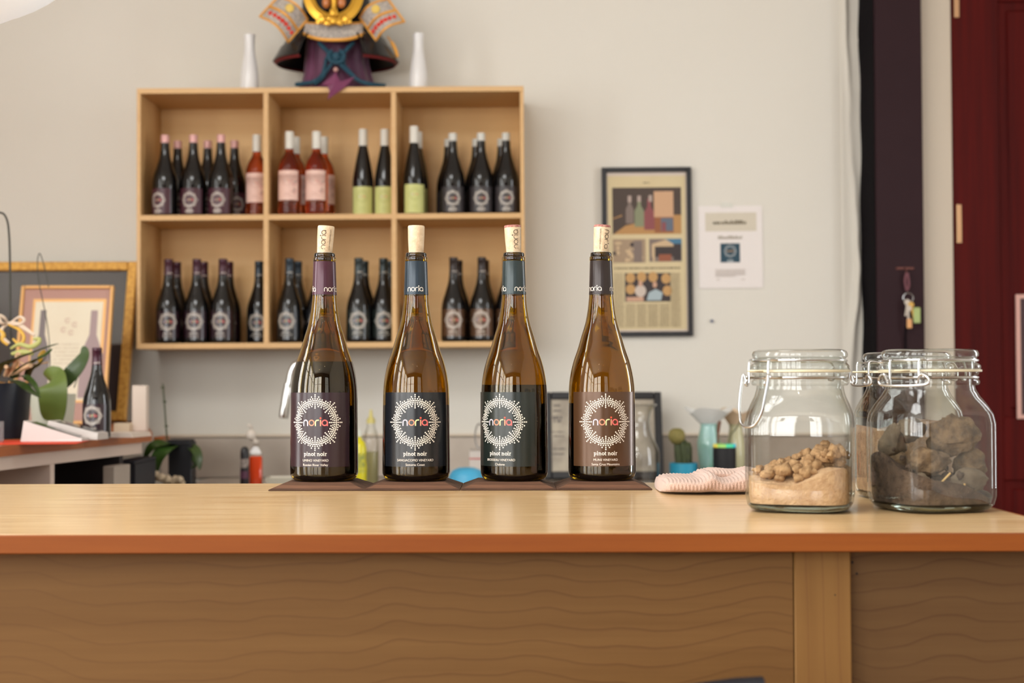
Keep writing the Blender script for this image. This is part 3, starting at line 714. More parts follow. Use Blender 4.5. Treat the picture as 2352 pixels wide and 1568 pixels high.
# ================================================================== white vases on the shelf top
M_porc = mat('white_porcelain', (232, 230, 230), 0.25, coat=0.4)
VP = [(0.0, 0.0), (0.030, 0.0), (0.0325, 0.003), (0.0330, 0.02), (0.0320, 0.055), (0.0265, 0.10), (0.0205, 0.135), (0.0182, 0.160), (0.0185, 0.185), (0.0205, 0.2030), (0.0205, 0.2050), (0.0190, 0.2040), (0.016, 0.17), (0.016, 0.12), (0.0, 0.11)]
for px, lab in ((573, 'slender white porcelain vase left of the warrior helmet'), (961, 'slender white porcelain vase right of the warrior helmet')):
    x = X(px, 5.07, 150); v = MB().lathe(VP[:4]+smooth_prof(VP[4:], 2), 40).build('bud_vase', M_porc, ang=60); v.location = (x, 5.07, board_z(2, x)); tag(v, lab, 'vase', 'white vases on the wall shelf')

# ================================================================== warrior helmet display
HY = 5.12; hx = X(772, HY, 150); hz = board_z(2, hx)
hel = thing('warrior_helmet', 'black and gold samurai helmet on a purple draped stand with teal cords', 'helmet', (hx, HY, hz))
def hl(px, py, Y=HY):
    p = at(px, py, Y); return (p.x-hx, p.y-HY, p.z-hz)
def hr(px): return px/FPX*HY
M_pcloth = mat('purple_silk', (104, 46, 80), 0.55, sheen=0.3, noise=0.8, nscale=16, stretch=(1, 1, 0.25), rgb2=(58, 26, 50))
M_teal = mat('teal_cord', (26, 76, 96), 0.7, noise=0.6, nscale=200, rgb2=(14, 44, 60))
M_blk = mat('black_lacquer', (14, 12, 16), 0.3, coat=0.2); M_redl = mat('dark_red_lacing', (104, 16, 22), 0.6)
M_gold = mat('gold_leaf', (232, 178, 66), 0.3, metal=0.75, bump=0.2, bscale=300); M_goldf = mat('gold_flat', (240, 172, 74), 0.42, metal=0.3)
M_broc = mat('brocade', (206, 196, 184), 0.65, noise=1.0, nscale=120, rgb2=(150, 140, 138)); M_redk = mat('red_braid', (222, 50, 26), 0.6)
# draped cloth over the stand
ztop = hl(772, 88)[2]
cl = MB().lathe([(0.150, 0.0), (0.140, 0.012), (0.128, 0.035), (0.118, 0.07), (0.112, 0.11), (0.105, ztop), (0.0, ztop+0.004)], 96, fr=lambda a: 1+0.05*sin(9*a+0.6)+0.025*sin(17*a))
cl.v = [(x+0.004*sin(z*30), y*0.72, z) for x, y, z in cl.v]
cl.build('draped_cloth', M_pcloth, hel, ang=80)
# bowl
zb = hl(768, 10)[2]
bw = MB().lathe([(0.118, zb-0.05), (0.120, zb), (0.116, zb+0.04), (0.095, zb+0.085), (0.055, zb+0.115), (0.0, zb+0.125)], 48, fr=lambda a: 1+0.018*abs(sin(12*a)))
bw.build('bowl', mat('black_iron', (26, 22, 26), 0.6, bump=0.6, bscale=120), hel, ang=60)
MB().lathe([(0.016, zb+0.124), (0.018, zb+0.13), (0.010, zb+0.135), (0.0, zb+0.136)], 20).build('top_knob', M_gold, hel)
# neck guard: four lapped tiers that flare outward, open to the front
for k in range(4):
    z1 = hl(768, 52+k*20)[2]; z0 = hl(768, 80+k*21)[2]; r1, r0 = 0.135+0.022*k, 0.158+0.0235*k
    a0, a1 = -pi/2+rad(46-5*k), 3*pi/2-rad(46-5*k)
    t = MB(); R = []
    n = 44
    for a in [a0+(a1-a0)*j/n for j in range(n+1)]:
        drop = 0.022*max(0, -sin(a)+0.1)*0; ux = 1.0
        R.append([(r*cos(a)*ux, r*sin(a)*0.72+0.0, z) for r, z in ((r1, z1), (r0, z0), (r0-0.004, z0-0.002), (r1-0.005, z1-0.001))])
    t.rings(R); t.build('neck_guard_tier', M_blk, hel, ang=30)
    if k == 3:
        q = MB(); R = []
        for a in [a0+(a1-a0)*j/n for j in range(n+1)]:
            R.append([(r*cos(a), r*sin(a)*0.72, z) for r, z in ((r0-0.004, z0-0.003), (r0-0.012, z0-0.011), (r0-0.016, z0-0.010), (r0-0.007, z0-0.001))])
        q.rings(R); q.build('neck_guard_lining', M_redl, hel, ang=30)
        for a, nm in ((a1, 'edge_binding'), (a0, 'edge_binding')):
            MB().tube([(r*cos(a), r*sin(a)*0.72-0.002, z) for r, z in ((r1-0.03, z1+0.03), (r1, z1), ((r0+r1)/2, (z0+z1)/2), (r0, z0))], 0.004, 8).build(nm, M_blk, hel)
MB().tube(catmull([hl(890, 84, HY-0.05), hl(900, 98, HY-0.045), hl(909, 116, HY-0.04), hl(913, 132, HY-0.035)], 5), [0.003]*5+[0.0065]*10+[0.004], 8).build('gilt_edge', M_goldf, hel)
# side wings: curved brocade plates with gold rims, red braid and a yellow crest
def wing(c00, c10, c01, c11, bul, yb, flip):
    """corners (px): inner-top, outer-top, inner-bottom, outer-bottom"""
    def fn(u, v):
        px = (c00[0]*(1-u)+c10[0]*u)*(1-v)+(c01[0]*(1-u)+c11[0]*u)*v
        py = (c00[1]*(1-u)+c10[1]*u)*(1-v)+(c01[1]*(1-u)+c11[1]*u)*v
        px += bul[0]*sin(pi*u); py += bul[1]*sin(pi*u)
        return Vector(hl(px, py, HY+yb-0.045*sin(pi*u*0.8+0.2)-0.02*v))
    m = MB().grid(fn, 18, 10); m.v += [(x, y+0.005, z) for x, y, z in m.v]
    n0 = len(m.f); N1 = 19*11
    m.f += [tuple(i+N1 for i in f[::-1]) for f in m.f[:n0]]
    rim_i = [i*11 for i in range(19)]+[18*11+j for j in range(1, 11)]+[i*11+10 for i in range(17, -1, -1)]+[j for j in range(9, 0, -1)]
    m.f += [(rim_i[k], rim_i[(k+1) % len(rim_i)], rim_i[(k+1) % len(rim_i)]+N1, rim_i[k]+N1) for k in range(len(rim_i))]
    m.m = [0]*len(m.f)
    w_ = m.build('side_wing', M_broc, hel, ang=60)
    per = [fn(i/14, 0) for i in range(15)]+[fn(1, j/8) for j in range(1, 9)]+[fn(i/14, 1) for i in range(13, -1, -1)]+[fn(0, j/8) for j in range(7, 0, -1)]
    off = Vector((0, -0.001, 0))
    MB().tube([p+off for p in per], 0.0042, 8, closed=True).build('wing_rim', M_goldf, w_)
    MB().tube([fn(i/14, 0.50)+Vector((0, -0.003, 0)) for i in range(15)], 0.0048, 8).build('wing_band', M_goldf, w_)
    for i in range(7):
        p = fn(0.10+0.125*i, 0.73)+Vector((0, -0.002, 0)); MB().blob(p, 0.0075, seed=i, amp=0.12, sq=(1, 0.45, 1)).build('braid_knot', M_redk, w_)
    p = fn(0.55, 0.24)+Vector((0, -0.004, 0)); MB().blob(p, 0.0155, seed=3, amp=0.02, sq=(1, 0.25, 1), sub=3).build('crest_disc', mat('yellow_crest', (232, 196, 92), 0.5), w_)
wing((707, 44), (640, -8), (662, 97), (597, 38), (6, -8), -0.075, 1)
wing((826, 40), (891, -2), (864, 93), (929, 50), (-8, -8), -0.075, -1)
# visor: white brocade crescent with gold rim
def vis(u, v):
    t = 2*u-1
    top = 60-6*(1-t*t)-10*abs(t)**3; bot = 92-14*abs(t)**2.6-0*t
    px = 767+71*t*(1-0.02*v); py = top+(bot-top)*v
    return Vector(hl(px, py, HY-0.06-0.055*sqrt(max(0, 1-t*t*0.96))-0.016*v))
m = MB().grid(vis, 30, 8); m.v += [(x, y+0.006, z) for x, y, z in m.v]; N1 = 31*9
m.f += [tuple(i+N1 for i in f[::-1]) for f in m.f]; m.m = [0]*len(m.f)
vz = m.build('visor', M_broc, hel, ang=60)
MB().tube([vis(i/40, 1)+Vector((0, -0.002, 0)) for i in range(41)], 0.0062, 8).build('visor_rim', M_goldf, vz)
MB().tube([vis(i/40, 0)+Vector((0, -0.001, 0)) for i in range(41)], 0.0035, 8).build('visor_rim', M_goldf, vz)
for i in range(9):
    p = vis(0.1+0.1*i, 0.72)+Vector((0, -0.001, 0)); MB().blob(p, 0.0022, seed=i, amp=0.05, sq=(0.7, 0.5, 1.4), sub=1).build('rivet', mat('rivet_grey', (96, 92, 88), 0.5), vz)
# golden U-shaped crest with horns rising out of view
U = []
for k in range(33):
    t = -1+2*k/32; a = t*rad(118)
    px = 766+55*sin(a)*(1+0.25*max(0, abs(t)-0.6)); py = -8+52*cos(a) if abs(t) < 0.78 else -8+52*cos(0.78*rad(118))-(abs(t)-0.78)*330
    U.append((px, py, t))
cr = MB(); R = []
for i, (px, py, t) in enumerate(U):
    a = U[max(i-1, 0)]; b = U[min(i+1, 32)]; dx, dy = b[0]-a[0], b[1]-a[1]; l = math.hypot(dx, dy); nxp, nyp = dy/l, -dx/l
    wd = 12.5*(1-0.45*max(0, abs(t)-0.75)/0.25); Y0 = HY-0.145+0.025*abs(t)
    R.append([hl(px+nxp*wd, py+nyp*wd, Y0), hl(px+nxp*wd*0.2, py+nyp*wd*0.2, Y0-0.006), hl(px-nxp*wd, py-nyp*wd, Y0), hl(px-nxp*wd, py-nyp*wd, Y0+0.006), hl(px+nxp*wd, py+nyp*wd, Y0+0.006)])
cr.rings(R); cr.build('gold_crest', M_gold, hel, ang=30)
for px, py, r in ((740, 44, 8), (752, 52, 7), (766, 48, 9), (780, 52, 7), (793, 44, 8), (766, 30, 10), (730, 50, 5), (803, 50, 5)):
    MB().blob(hl(px, py, HY-0.155), hr(r), seed=px, amp=0.18, sq=(1, 0.5, 1.1)).build('gold_boss', M_gold, hel)
M_amb = mat('amber_bead', (200, 120, 60), 0.35, coat=0.3)
for px, py, r in ((750, 6, 11), (784, 6, 11), (767, -6, 9)):
    MB().blob(hl(px, py, HY-0.135), hr(r), seed=px, amp=0.03, sq=(0.9, 0.7, 1.2)).build('amber_bead', M_amb, hel)
MB().tube([hl(767, 36, HY-0.15), hl(767, 15, HY-0.148), hl(767, -4, HY-0.146)], [0.014, 0.010, 0.012], 10).build('crest_stem', M_gold, hel)
# teal cords: crossing, knot and trailing ends
def cord(pts, r=0.0075, Y=HY-0.105):
    P_ = [hl(p[0], p[1], Y+(p[2] if len(p) > 2 else 0)) for p in pts]
    MB().tube(catmull(P_, 6), r, 8).build('teal_cord', M_teal, hel)
cord([(733, 98, 0.01), (746, 112), (757, 122, -0.006), (772, 128, -0.01), (789, 120, -0.006), (802, 108), (812, 98, 0.012)])
cord([(771, 128, -0.012), (752, 132, -0.01), (747, 150), (740, 172, 0.0), (722, 187, -0.004), (700, 191.5, 0.01), (680, 194, 0.03)])
cord([(772, 130, -0.014), (762, 146, -0.012), (750, 164, -0.006), (738, 182, 0), (722, 193, -0.008)], 0.0065)
cord([(772, 128, -0.012), (788, 134, -0.01), (790, 150), (806, 168), (822, 184), (845, 192, 0.0), (866, 195, 0.02), (884, 196.5, 0.04)])
cord([(772, 130, -0.014), (780, 146, -0.012), (796, 162, -0.006), (812, 176, 0)], 0.0065)
cord([(762, 116, -0.012), (754, 128, -0.016), (764, 142, -0.018), (782, 142, -0.018), (790, 128, -0.016), (781, 116, -0.012)], 0.008)
MB().blob(hl(772, 130, HY-0.122), 0.017, seed=4, amp=0.15, sq=(1, 0.7, 1)).build('cord_knot', M_teal, hel)
# purple star-shaped sash ends hanging over the shelf's edge, with a pale bead
star = [(771, 168), (740, 194), (752, 197), (757, 210), (752, 229), (777, 211), (790, 202), (815, 176), (784, 190)]
pts = [(hl(x, y, SFY-0.012)[0], hl(x, y, SFY-0.012)[2]) for x, y in star][::-1]
y0 = hl(770, 190, SFY-0.012)[1]
sm = MB(); cen = hl(770, 194, SFY-0.012)
n = len(pts); vs = [(x, y0, z) for x, z in pts]+[(cen[0], y0-0.010, cen[2])]+[(x, y0+0.004, z) for x, z in pts]+[(cen[0], y0+0.006, cen[2])]
fs = [(i, (i+1) % n, n) for i in range(n)]+[((i+1) % n+n+1, i+n+1, 2*n+1) for i in range(n)]+[((i+1) % n, i, i+n+1, (i+1) % n+n+1) for i in range(n)]
sm.add(vs, [f[::-1] for f in fs]); sm.build('star_sash', mat('purple_sash', (122, 54, 92), 0.5), hel, ang=20)
MB().tube([hl(771, 172, SFY-0.006), hl(771, 165, SFY+0.02), hl(771, 160, HY-0.10)], 0.006, 8).build('sash_tie', mat('purple_sash', (0,0,0)), hel)
MB().blob(hl(771, 160, HY-0.125), 0.0085, seed=2, amp=0.04).build('pale_bead', mat('pale_pink_bead', (206, 158, 150), 0.3), hel)

# ================================================================== pictures on the back wall
M_blkframe = mat('black_picture_frame', (26, 26, 30), 0.4)
def framed(name, lab, pxa, pxb, pya, pyb, Y, fw, matc, group=None):
    a = at(pxa, pyb, Y); b = at(pxb, pya, Y); W_, H_ = b.x-a.x, b.z-a.z
    t = thing(name, lab, 'picture', (a.x, Y, a.z)); t.rotation_euler = (0, -0.006, 0)
    f = fw/FPX*Y
    for p, q in (((0, 0, 0), (f, 0.022, H_)), ((W_-f, 0, 0), (W_, 0.022, H_)), ((f, 0, 0), (W_-f, 0.022, f)), ((f, 0, H_-f), (W_-f, 0.022, H_))):
        MB().box(p, q, 0.0015).build('frame_bar', M_blkframe, t)
    MB().box((f*0.9, 0.010, f*0.9), (W_-f*0.9, 0.014, H_-f*0.9)).build('backing', matc, t)
    S = Y/FPX
    return t, (lambda x, y: ((x-pxa)*S, (pyb-y)*S)), W_, H_
news, q, W_, H_ = framed('framed_newspaper', 'framed newspaper page in a black frame on the wall', 1386, 1590, 384, 773, BWY-0.024, 11, mat('mat_board', (214, 198, 186), 0.6))
M_paper = mat('newsprint', (216, 198, 158), 0.7, noise=0.3, nscale=12, rgb2=(206, 186, 146))
def flat(parent, name, poly, y, m):
    mb = MB(); n = len(poly); mb.add([(x, y, z) for x, z in poly], [tuple(range(n))[::-1] if False else tuple(range(n))]); return mb.build(name, m, parent, smooth=False)
def rect(parent, name, x0, y0, x1, y1, y, m, f=None):
    a, b = (f or q)(x0, y1), (f or q)(x1, y0); return flat(parent, name, [a, (b[0], a[1]), b, (a[0], b[1])], y, m)
page = rect(news, 'page', 1399, 402, 1579, 758, 0.0098, M_paper)
M_ink = mat('grey_ink', (150, 132, 104), 0.7); M_ink2 = mat('dark_ink', (104, 90, 70), 0.7)
def pmesh(parent, name, items, y, mats, f=None):
    """flat printed shapes: (material index, polygon in photo pixels)"""
    mb = MB()
    for k, (i, poly) in enumerate(items):
        pp = [(f or q)(*p) for p in poly]; mb.cur = i; mb.add([(a, y-0.00002*k, b) for a, b in pp], [tuple(range(len(pp)))])
    o = mb.build(name, mats, parent, smooth=False); return o
R4 = lambda a, b, c, d: [(a, d), (c, d), (c, b), (a, b)]
def ell(cx, cy, rx, ry, n=16): return [(cx+rx*cos(2*pi*k/n), cy-ry*sin(2*pi*k/n)) for k in range(n)]
def bot(cx, yb, w_, h): return [(cx-w_, yb), (cx+w_, yb), (cx+w_, yb-h*0.55), (cx+w_*0.35, yb-h*0.75), (cx+w_*0.35, yb-h), (cx-w_*0.35, yb-h), (cx-w_*0.35, yb-h*0.75), (cx-w_, yb-h*0.55)]
pm = [mat('photo_brown', (74, 60, 52), 0.6), mat('photo_tan', (184, 138, 84), 0.6), mat('photo_grey', (128, 112, 104), 0.6), mat('photo_sage', (134, 138, 108), 0.6), mat('photo_rose', (140, 76, 78), 0.6),
      mat('photo_peach', (206, 164, 128), 0.6), mat('photo_amber', (150, 92, 56), 0.6), mat('photo_steel', (98, 108, 124), 0.6), mat('photo_dark', (56, 46, 46), 0.6), mat('photo_lilac', (180, 160, 150), 0.6)]
pmesh(page, 'photo_bottles', [(0, R4(1410, 429, 1569, 537)), (1, [(1412, 537), (1569, 537), (1569, 493), (1552, 493), (1440, 517)]), (1, [(1411, 500), (1432, 492), (1432, 495), (1411, 502)]),
      (2, bot(1450, 512, 9, 60)), (3, bot(1472, 520, 11, 66)), (4, bot(1495, 527, 12, 72)), (6, R4(1507, 495, 1551, 534)), (7, R4(1522, 500, 1550, 530)), (4, R4(1524, 510, 1533, 530)), (5, R4(1506, 438, 1551, 498)),
      (9, R4(1446, 448, 1454, 463)), (9, R4(1468, 448, 1476, 462)), (9, R4(1494, 447, 1502, 462))], 0.0094, pm)
pm2 = [mat('photo_stone', (166, 142, 116), 0.6), mat('photo_dark', (0,0,0)), mat('photo_sand', (204, 176, 140), 0.6), mat('photo_blue', (70, 120, 150), 0.6), mat('photo_rust', (150, 86, 60), 0.6), mat('photo_grey', (0,0,0))]
rr = random.Random(11)
it = [(0, R4(1410, 548, 1486, 603))]+[(rr.choice((2, 2, 1, 5, 0)), ell(rr.uniform(1416, 1480), rr.uniform(556, 597), rr.uniform(3, 9), rr.uniform(3, 6), 9)) for _ in range(26)]+[(5, R4(1458, 552, 1478, 602))]
pmesh(page, 'photo_street', it, 0.0094, pm2)
it = [(5, R4(1494, 548, 1569, 601)), (2, [(1500, 560), (1540, 548), (1566, 575), (1566, 590), (1500, 590)]), (3, [(1530, 548), (1569, 548), (1569, 572)]), (1, R4(1506, 566, 1560, 590)), (4, R4(1516, 584, 1545, 600)), (1, R4(1550, 560, 1568, 598)), (2, R4(1502, 560, 1507, 600))]
pmesh(page, 'photo_shopfront', it, 0.0094, pm2)
pm3 = [mat('photo_barrel', (196, 152, 96), 0.6), mat('photo_dark', (0,0,0)), mat('photo_skin', (204, 160, 134), 0.6), mat('photo_shirt', (206, 190, 178), 0.6), mat('photo_paleblue', (168, 184, 190), 0.6)]
it = [(1, R4(1437, 627, 1542, 693))]+[(0, ell(x, y, 11, 12)) for x, y in ((1450, 638), (1476, 636), (1502, 636), (1532, 640), (1450, 664), (1535, 668))]+[(3, ell(1473, 668, 13, 14)), (4, [(1487, 690), (1492, 672), (1508, 664), (1524, 672), (1520, 690)]), (2, ell(1473, 651, 5, 7)), (2, ell(1506, 654, 5, 7)), (2, R4(1440, 682, 1480, 692))]
pmesh(page, 'photo_barrels', it, 0.0094, pm3)
tx = []
def tline(x0, x1, y, h, i, seed):
    r2 = random.Random(seed); x = x0
    while x < x1:
        ww = r2.uniform(3, 9)
        tx.append((i, R4(x, y, min(x+ww, x1), y+h))); x += ww+r2.uniform(1, 2.4)
tline(1413, 1565, 614, 3.2, 1, 1); tline(1482, 1497, 417, 2.4, 1, 2)
for c0 in (1412, 1438, 1464, 1490, 1516, 1542):
    for k in range(34):
        y = 628+k*3.9
        if y > 752: break
        if 1434 < c0 < 1540 and y < 698: continue
        tline(c0, c0+22, y, 1.5, 0, c0*100+k)
stuff(pmesh(page, 'printed_text', tx, 0.0094, [M_ink, M_ink2]))
# letter page in a clear sleeve, taped to the wall
YL = BWY-0.004
a = at(1606, 662, YL); b = at(1752, 473, YL)
pg = thing('printed_sheet', 'white printed sheet in a clear sleeve taped beside the black frame', 'sheet', (a.x, YL, a.z)); pg.rotation_euler = (0, -0.008, 0)
S = YL/FPX; q2 = lambda x, y: ((x-1606)*S, (662-y)*S)
MB().box((0, 0, 0), (b.x-a.x, 0.0012, b.z-a.z)).build('paper', mat('letter_paper', (236, 228, 224), 0.6), pg)
hd = rect(pg, 'header_band', 1622, 488, 1740, 531, -0.0004, mat('header_beige', (214, 204, 186), 0.6), q2)
pl = []
def word(x0, x1, y, h, i, seed, hs=(1, 1, 1.5)):
    r2 = random.Random(seed); x = x0
    while x < x1:
        ww = r2.uniform(2.2, 4.0); hh = h*r2.choice(hs); pl.append((i, R4(x, y-hh, min(x+ww, x1), y))); x += ww+1.1
word(1640, 1657, 515, 6, 0, 1); word(1659, 1716, 515, 6, 1, 2); word(1651, 1706, 549, 5, 2, 3)
for k in range(5): word(1644, 1712 if k < 4 else 1690, 621+k*3.6, 1.8, 3, 10+k, (1,))
word(1646, 1653, 643, 1.6, 3, 20, (1,)); word(1704, 1712, 643, 1.6, 3, 21, (1,))
stuff(pmesh(pg, 'printed_text', pl, -0.0009, [mat('header_ink', (78, 70, 44), 0.6), mat('header_ink2', (112, 100, 78), 0.6), mat('line_ink', (172, 162, 148), 0.6), mat('body_ink', (186, 172, 162), 0.6)], q2))
bx = rect(pg, 'emblem_square', 1656, 559, 1701, 603, -0.0005, mat('emblem_teal', (22, 64, 82), 0.5), q2)
em = [(0, ell(1678.5+dx*0.000, 578, 1, 1))]
ec = MB(); c0 = q2(1678.5, 577)
for (u, v) in SUN: ec.add([(c0[0]+x*0.72+u*0.72, -0.0011, c0[1]+y*0.72+v*0.72) for x, y in disc(0, 0, 0.0010, 7)[0]], [tuple(range(7))])
g, wd = noria(0.0062, 0.0012)
for i, vs, fs in g: ec.cur = 1; ec.add([(c0[0]+x, -0.0011, c0[1]+y-0.003) for x, y in vs], fs)
ec.cur = 0
for k in range(3): ec.add([(c0[0]+x, -0.0011, c0[1]-0.034-0.0035*k+z) for x, z in ((-0.012, 0), (0.012, 0), (0.012, 0.0018), (-0.012, 0.0018))], [(0, 1, 2, 3)])
stuff(ec.build('emblem_print', [mat('emblem_ink', (190, 196, 198), 0.5), mat('emblem_gold', (206, 160, 110), 0.5)], bx, smooth=False))
MB().box((0.085, -0.0016, b.z-a.z-0.006), (0.13, -0.0002, b.z-a.z+0.012)).build('tape', mat('tape', (222, 220, 210), 0.15), pg)
# blue push pin
p = at(1635, 737, BWY); pin = MB().lathe([(0.0, 0), (0.0055, 0), (0.0055, 0.002), (0.0035, 0.004), (0.0035, 0.009), (0.0048, 0.012), (0.0, 0.013)], 16, M=Matrix.Rotation(pi/2, 4, 'X')).build('push_pin', mat('blue_plastic', (72, 84, 120), 0.4))
pin.location = (p.x, BWY-0.0002, p.z); tag(pin, 'small blue push pin in the wall below the printed sheet', 'pin')

# keys on a hook of the purple post
kp = at(2078, 617, PY); kx, kz = kp.x, kp.z
hk = thing('key_hook', 'small brown metal hook on the purple post', 'hook', (kx, PY, kz))
M_hook = mat('brown_metal', (110, 66, 60), 0.4, metal=0.4)
MB().box((-0.033, -0.006, -0.004), (0.033, 0, 0.006), 0.002).build('hook_plate', M_hook, hk)
MB().tube(catmull([(0.0, -0.004, 0), (0.0, -0.016, -0.002), (0.0, -0.020, -0.012), (0.0, -0.014, -0.018)], 5), 0.0022, 8).build('hook_arm', M_hook, hk)
ky = thing('key_bunch', 'bunch of keys with green tag and lanyard hung on the purple post', 'keys', (kx+0.004, PY-0.016, kz-0.012))
S = PY/FPX; kq = lambda x, y, d=0.0: ((x-2080)*S, d, (622-y)*S-0.004)
MB().tube(catmull([kq(2079, 622, 0.0), kq(2075, 640), kq(2079, 662), kq(2084, 648), kq(2081, 622)], 6), 0.0045, 8).build('lanyard', mat('mauve_cord', (116, 70, 78), 0.7), ky)
MB().tube([Vector(kq(2081, 680))+Vector((0.018*cos(t), -0.004, 0.018*sin(t))) for t in [2*pi*k/20 for k in range(20)]], 0.0015, 8, closed=True).build('key_ring', mat('steel_wire', (200, 200, 200), 0.25, metal=1), ky)
def key(x, y, ln, ang, m):
    t = MB(); t.lathe([(0.0, -0.0012), (0.011, -0.0012), (0.011, 0.0012), (0.0, 0.0012)], 16, M=Matrix.Rotation(pi/2, 4, 'X'))
    t.box((-0.0032, -0.001, -ln), (0.0032, 0.001, -0.010)); 
    for k in range(3): t.box((0.0032, -0.001, -ln+0.004+k*0.008), (0.006, 0.001, -ln+0.008+k*0.008))
    o = t.build('key', m, ky); o.location = kq(x, y, -0.004-0.002*len(ky.children)); o.rotation_euler = (0, ang, 0)
key(2078, 690, 0.05, 0.15, mat('nickel', (196, 186, 176), 0.3, metal=0.8)); key(2086, 696, 0.052, -0.2, mat('brass_key', (206, 166, 90), 0.3, metal=0.8)); key(2080, 704, 0.055, 0.05, mat('nickel', (0,0,0)))
MB().box(kq(2091, 738, -0.016), kq(2107, 702, -0.012), 0.003).build('key_tag', mat('green_tag', (170, 186, 120), 0.5), ky)
MB().box(kq(2075, 750, -0.020), kq(2087, 728, -0.016), 0.003).build('key_tag', mat('orange_tag', (222, 164, 108), 0.5), ky)
MB().tube([kq(2076, 742, -0.002), kq(2075, 770, 0.006), kq(2076, 806, 0.008)], 0.0035, 6).build('cord_tail', M_purple_d, ky)

# ================================================================== clip-top jars of soil on the bar
M_jar = thin_glass('clear_jar_glass', (242, 246, 243), refl=0.7, edge=0.90)
M_jarlid = thin_glass('clear_lid_glass', (236, 242, 240), refl=1.0, edge=0.86)
M_jarbase = mat('thick_glass_base', (196, 214, 204), 0.02, trans=1.0, ior=1.45)
M_wire = mat('steel_wire', (200, 200, 200), 0.25, metal=1.0)
M_rubber = mat('pale_rubber', (216, 206, 176), 0.5)
def sq(r, z, p=4.2, n=72):
    out = []
    for k in range(n):
        a = 2*pi*k/n; c, s_ = cos(a), sin(a); d = (abs(c)**p+abs(s_)**p)**(-1/p); out.append((r*d*c, r*d*s_, z))
    return out
JB = [(0.047, 0.0, 3.0), (0.0515, 0.002, 3.4), (0.0545, 0.007, 4.0), (0.0558, 0.016, 4.4), (0.0560, 0.05, 4.4), (0.0560, 0.092, 4.4), (0.0548, 0.102, 4.0), (0.0515, 0.112, 3.2), (0.0478, 0.121, 2.5), (0.0462, 0.128, 2.1), (0.0460, 0.132, 2.0)]
def jar_sections(off=0.0, zlo=None):
    P_ = []
    for i in range(len(JB)-1):
        (r0, z0, p0), (r1, z1, p1) = JB[i], JB[i+1]
        for k in range(3): t = k/3; P_.append((r0+(r1-r0)*t-off, z0+(z1-z0)*t, p0+(p1-p0)*t))
    P_.append((JB[-1][0]-off, JB[-1][1], JB[-1][2])); return P_
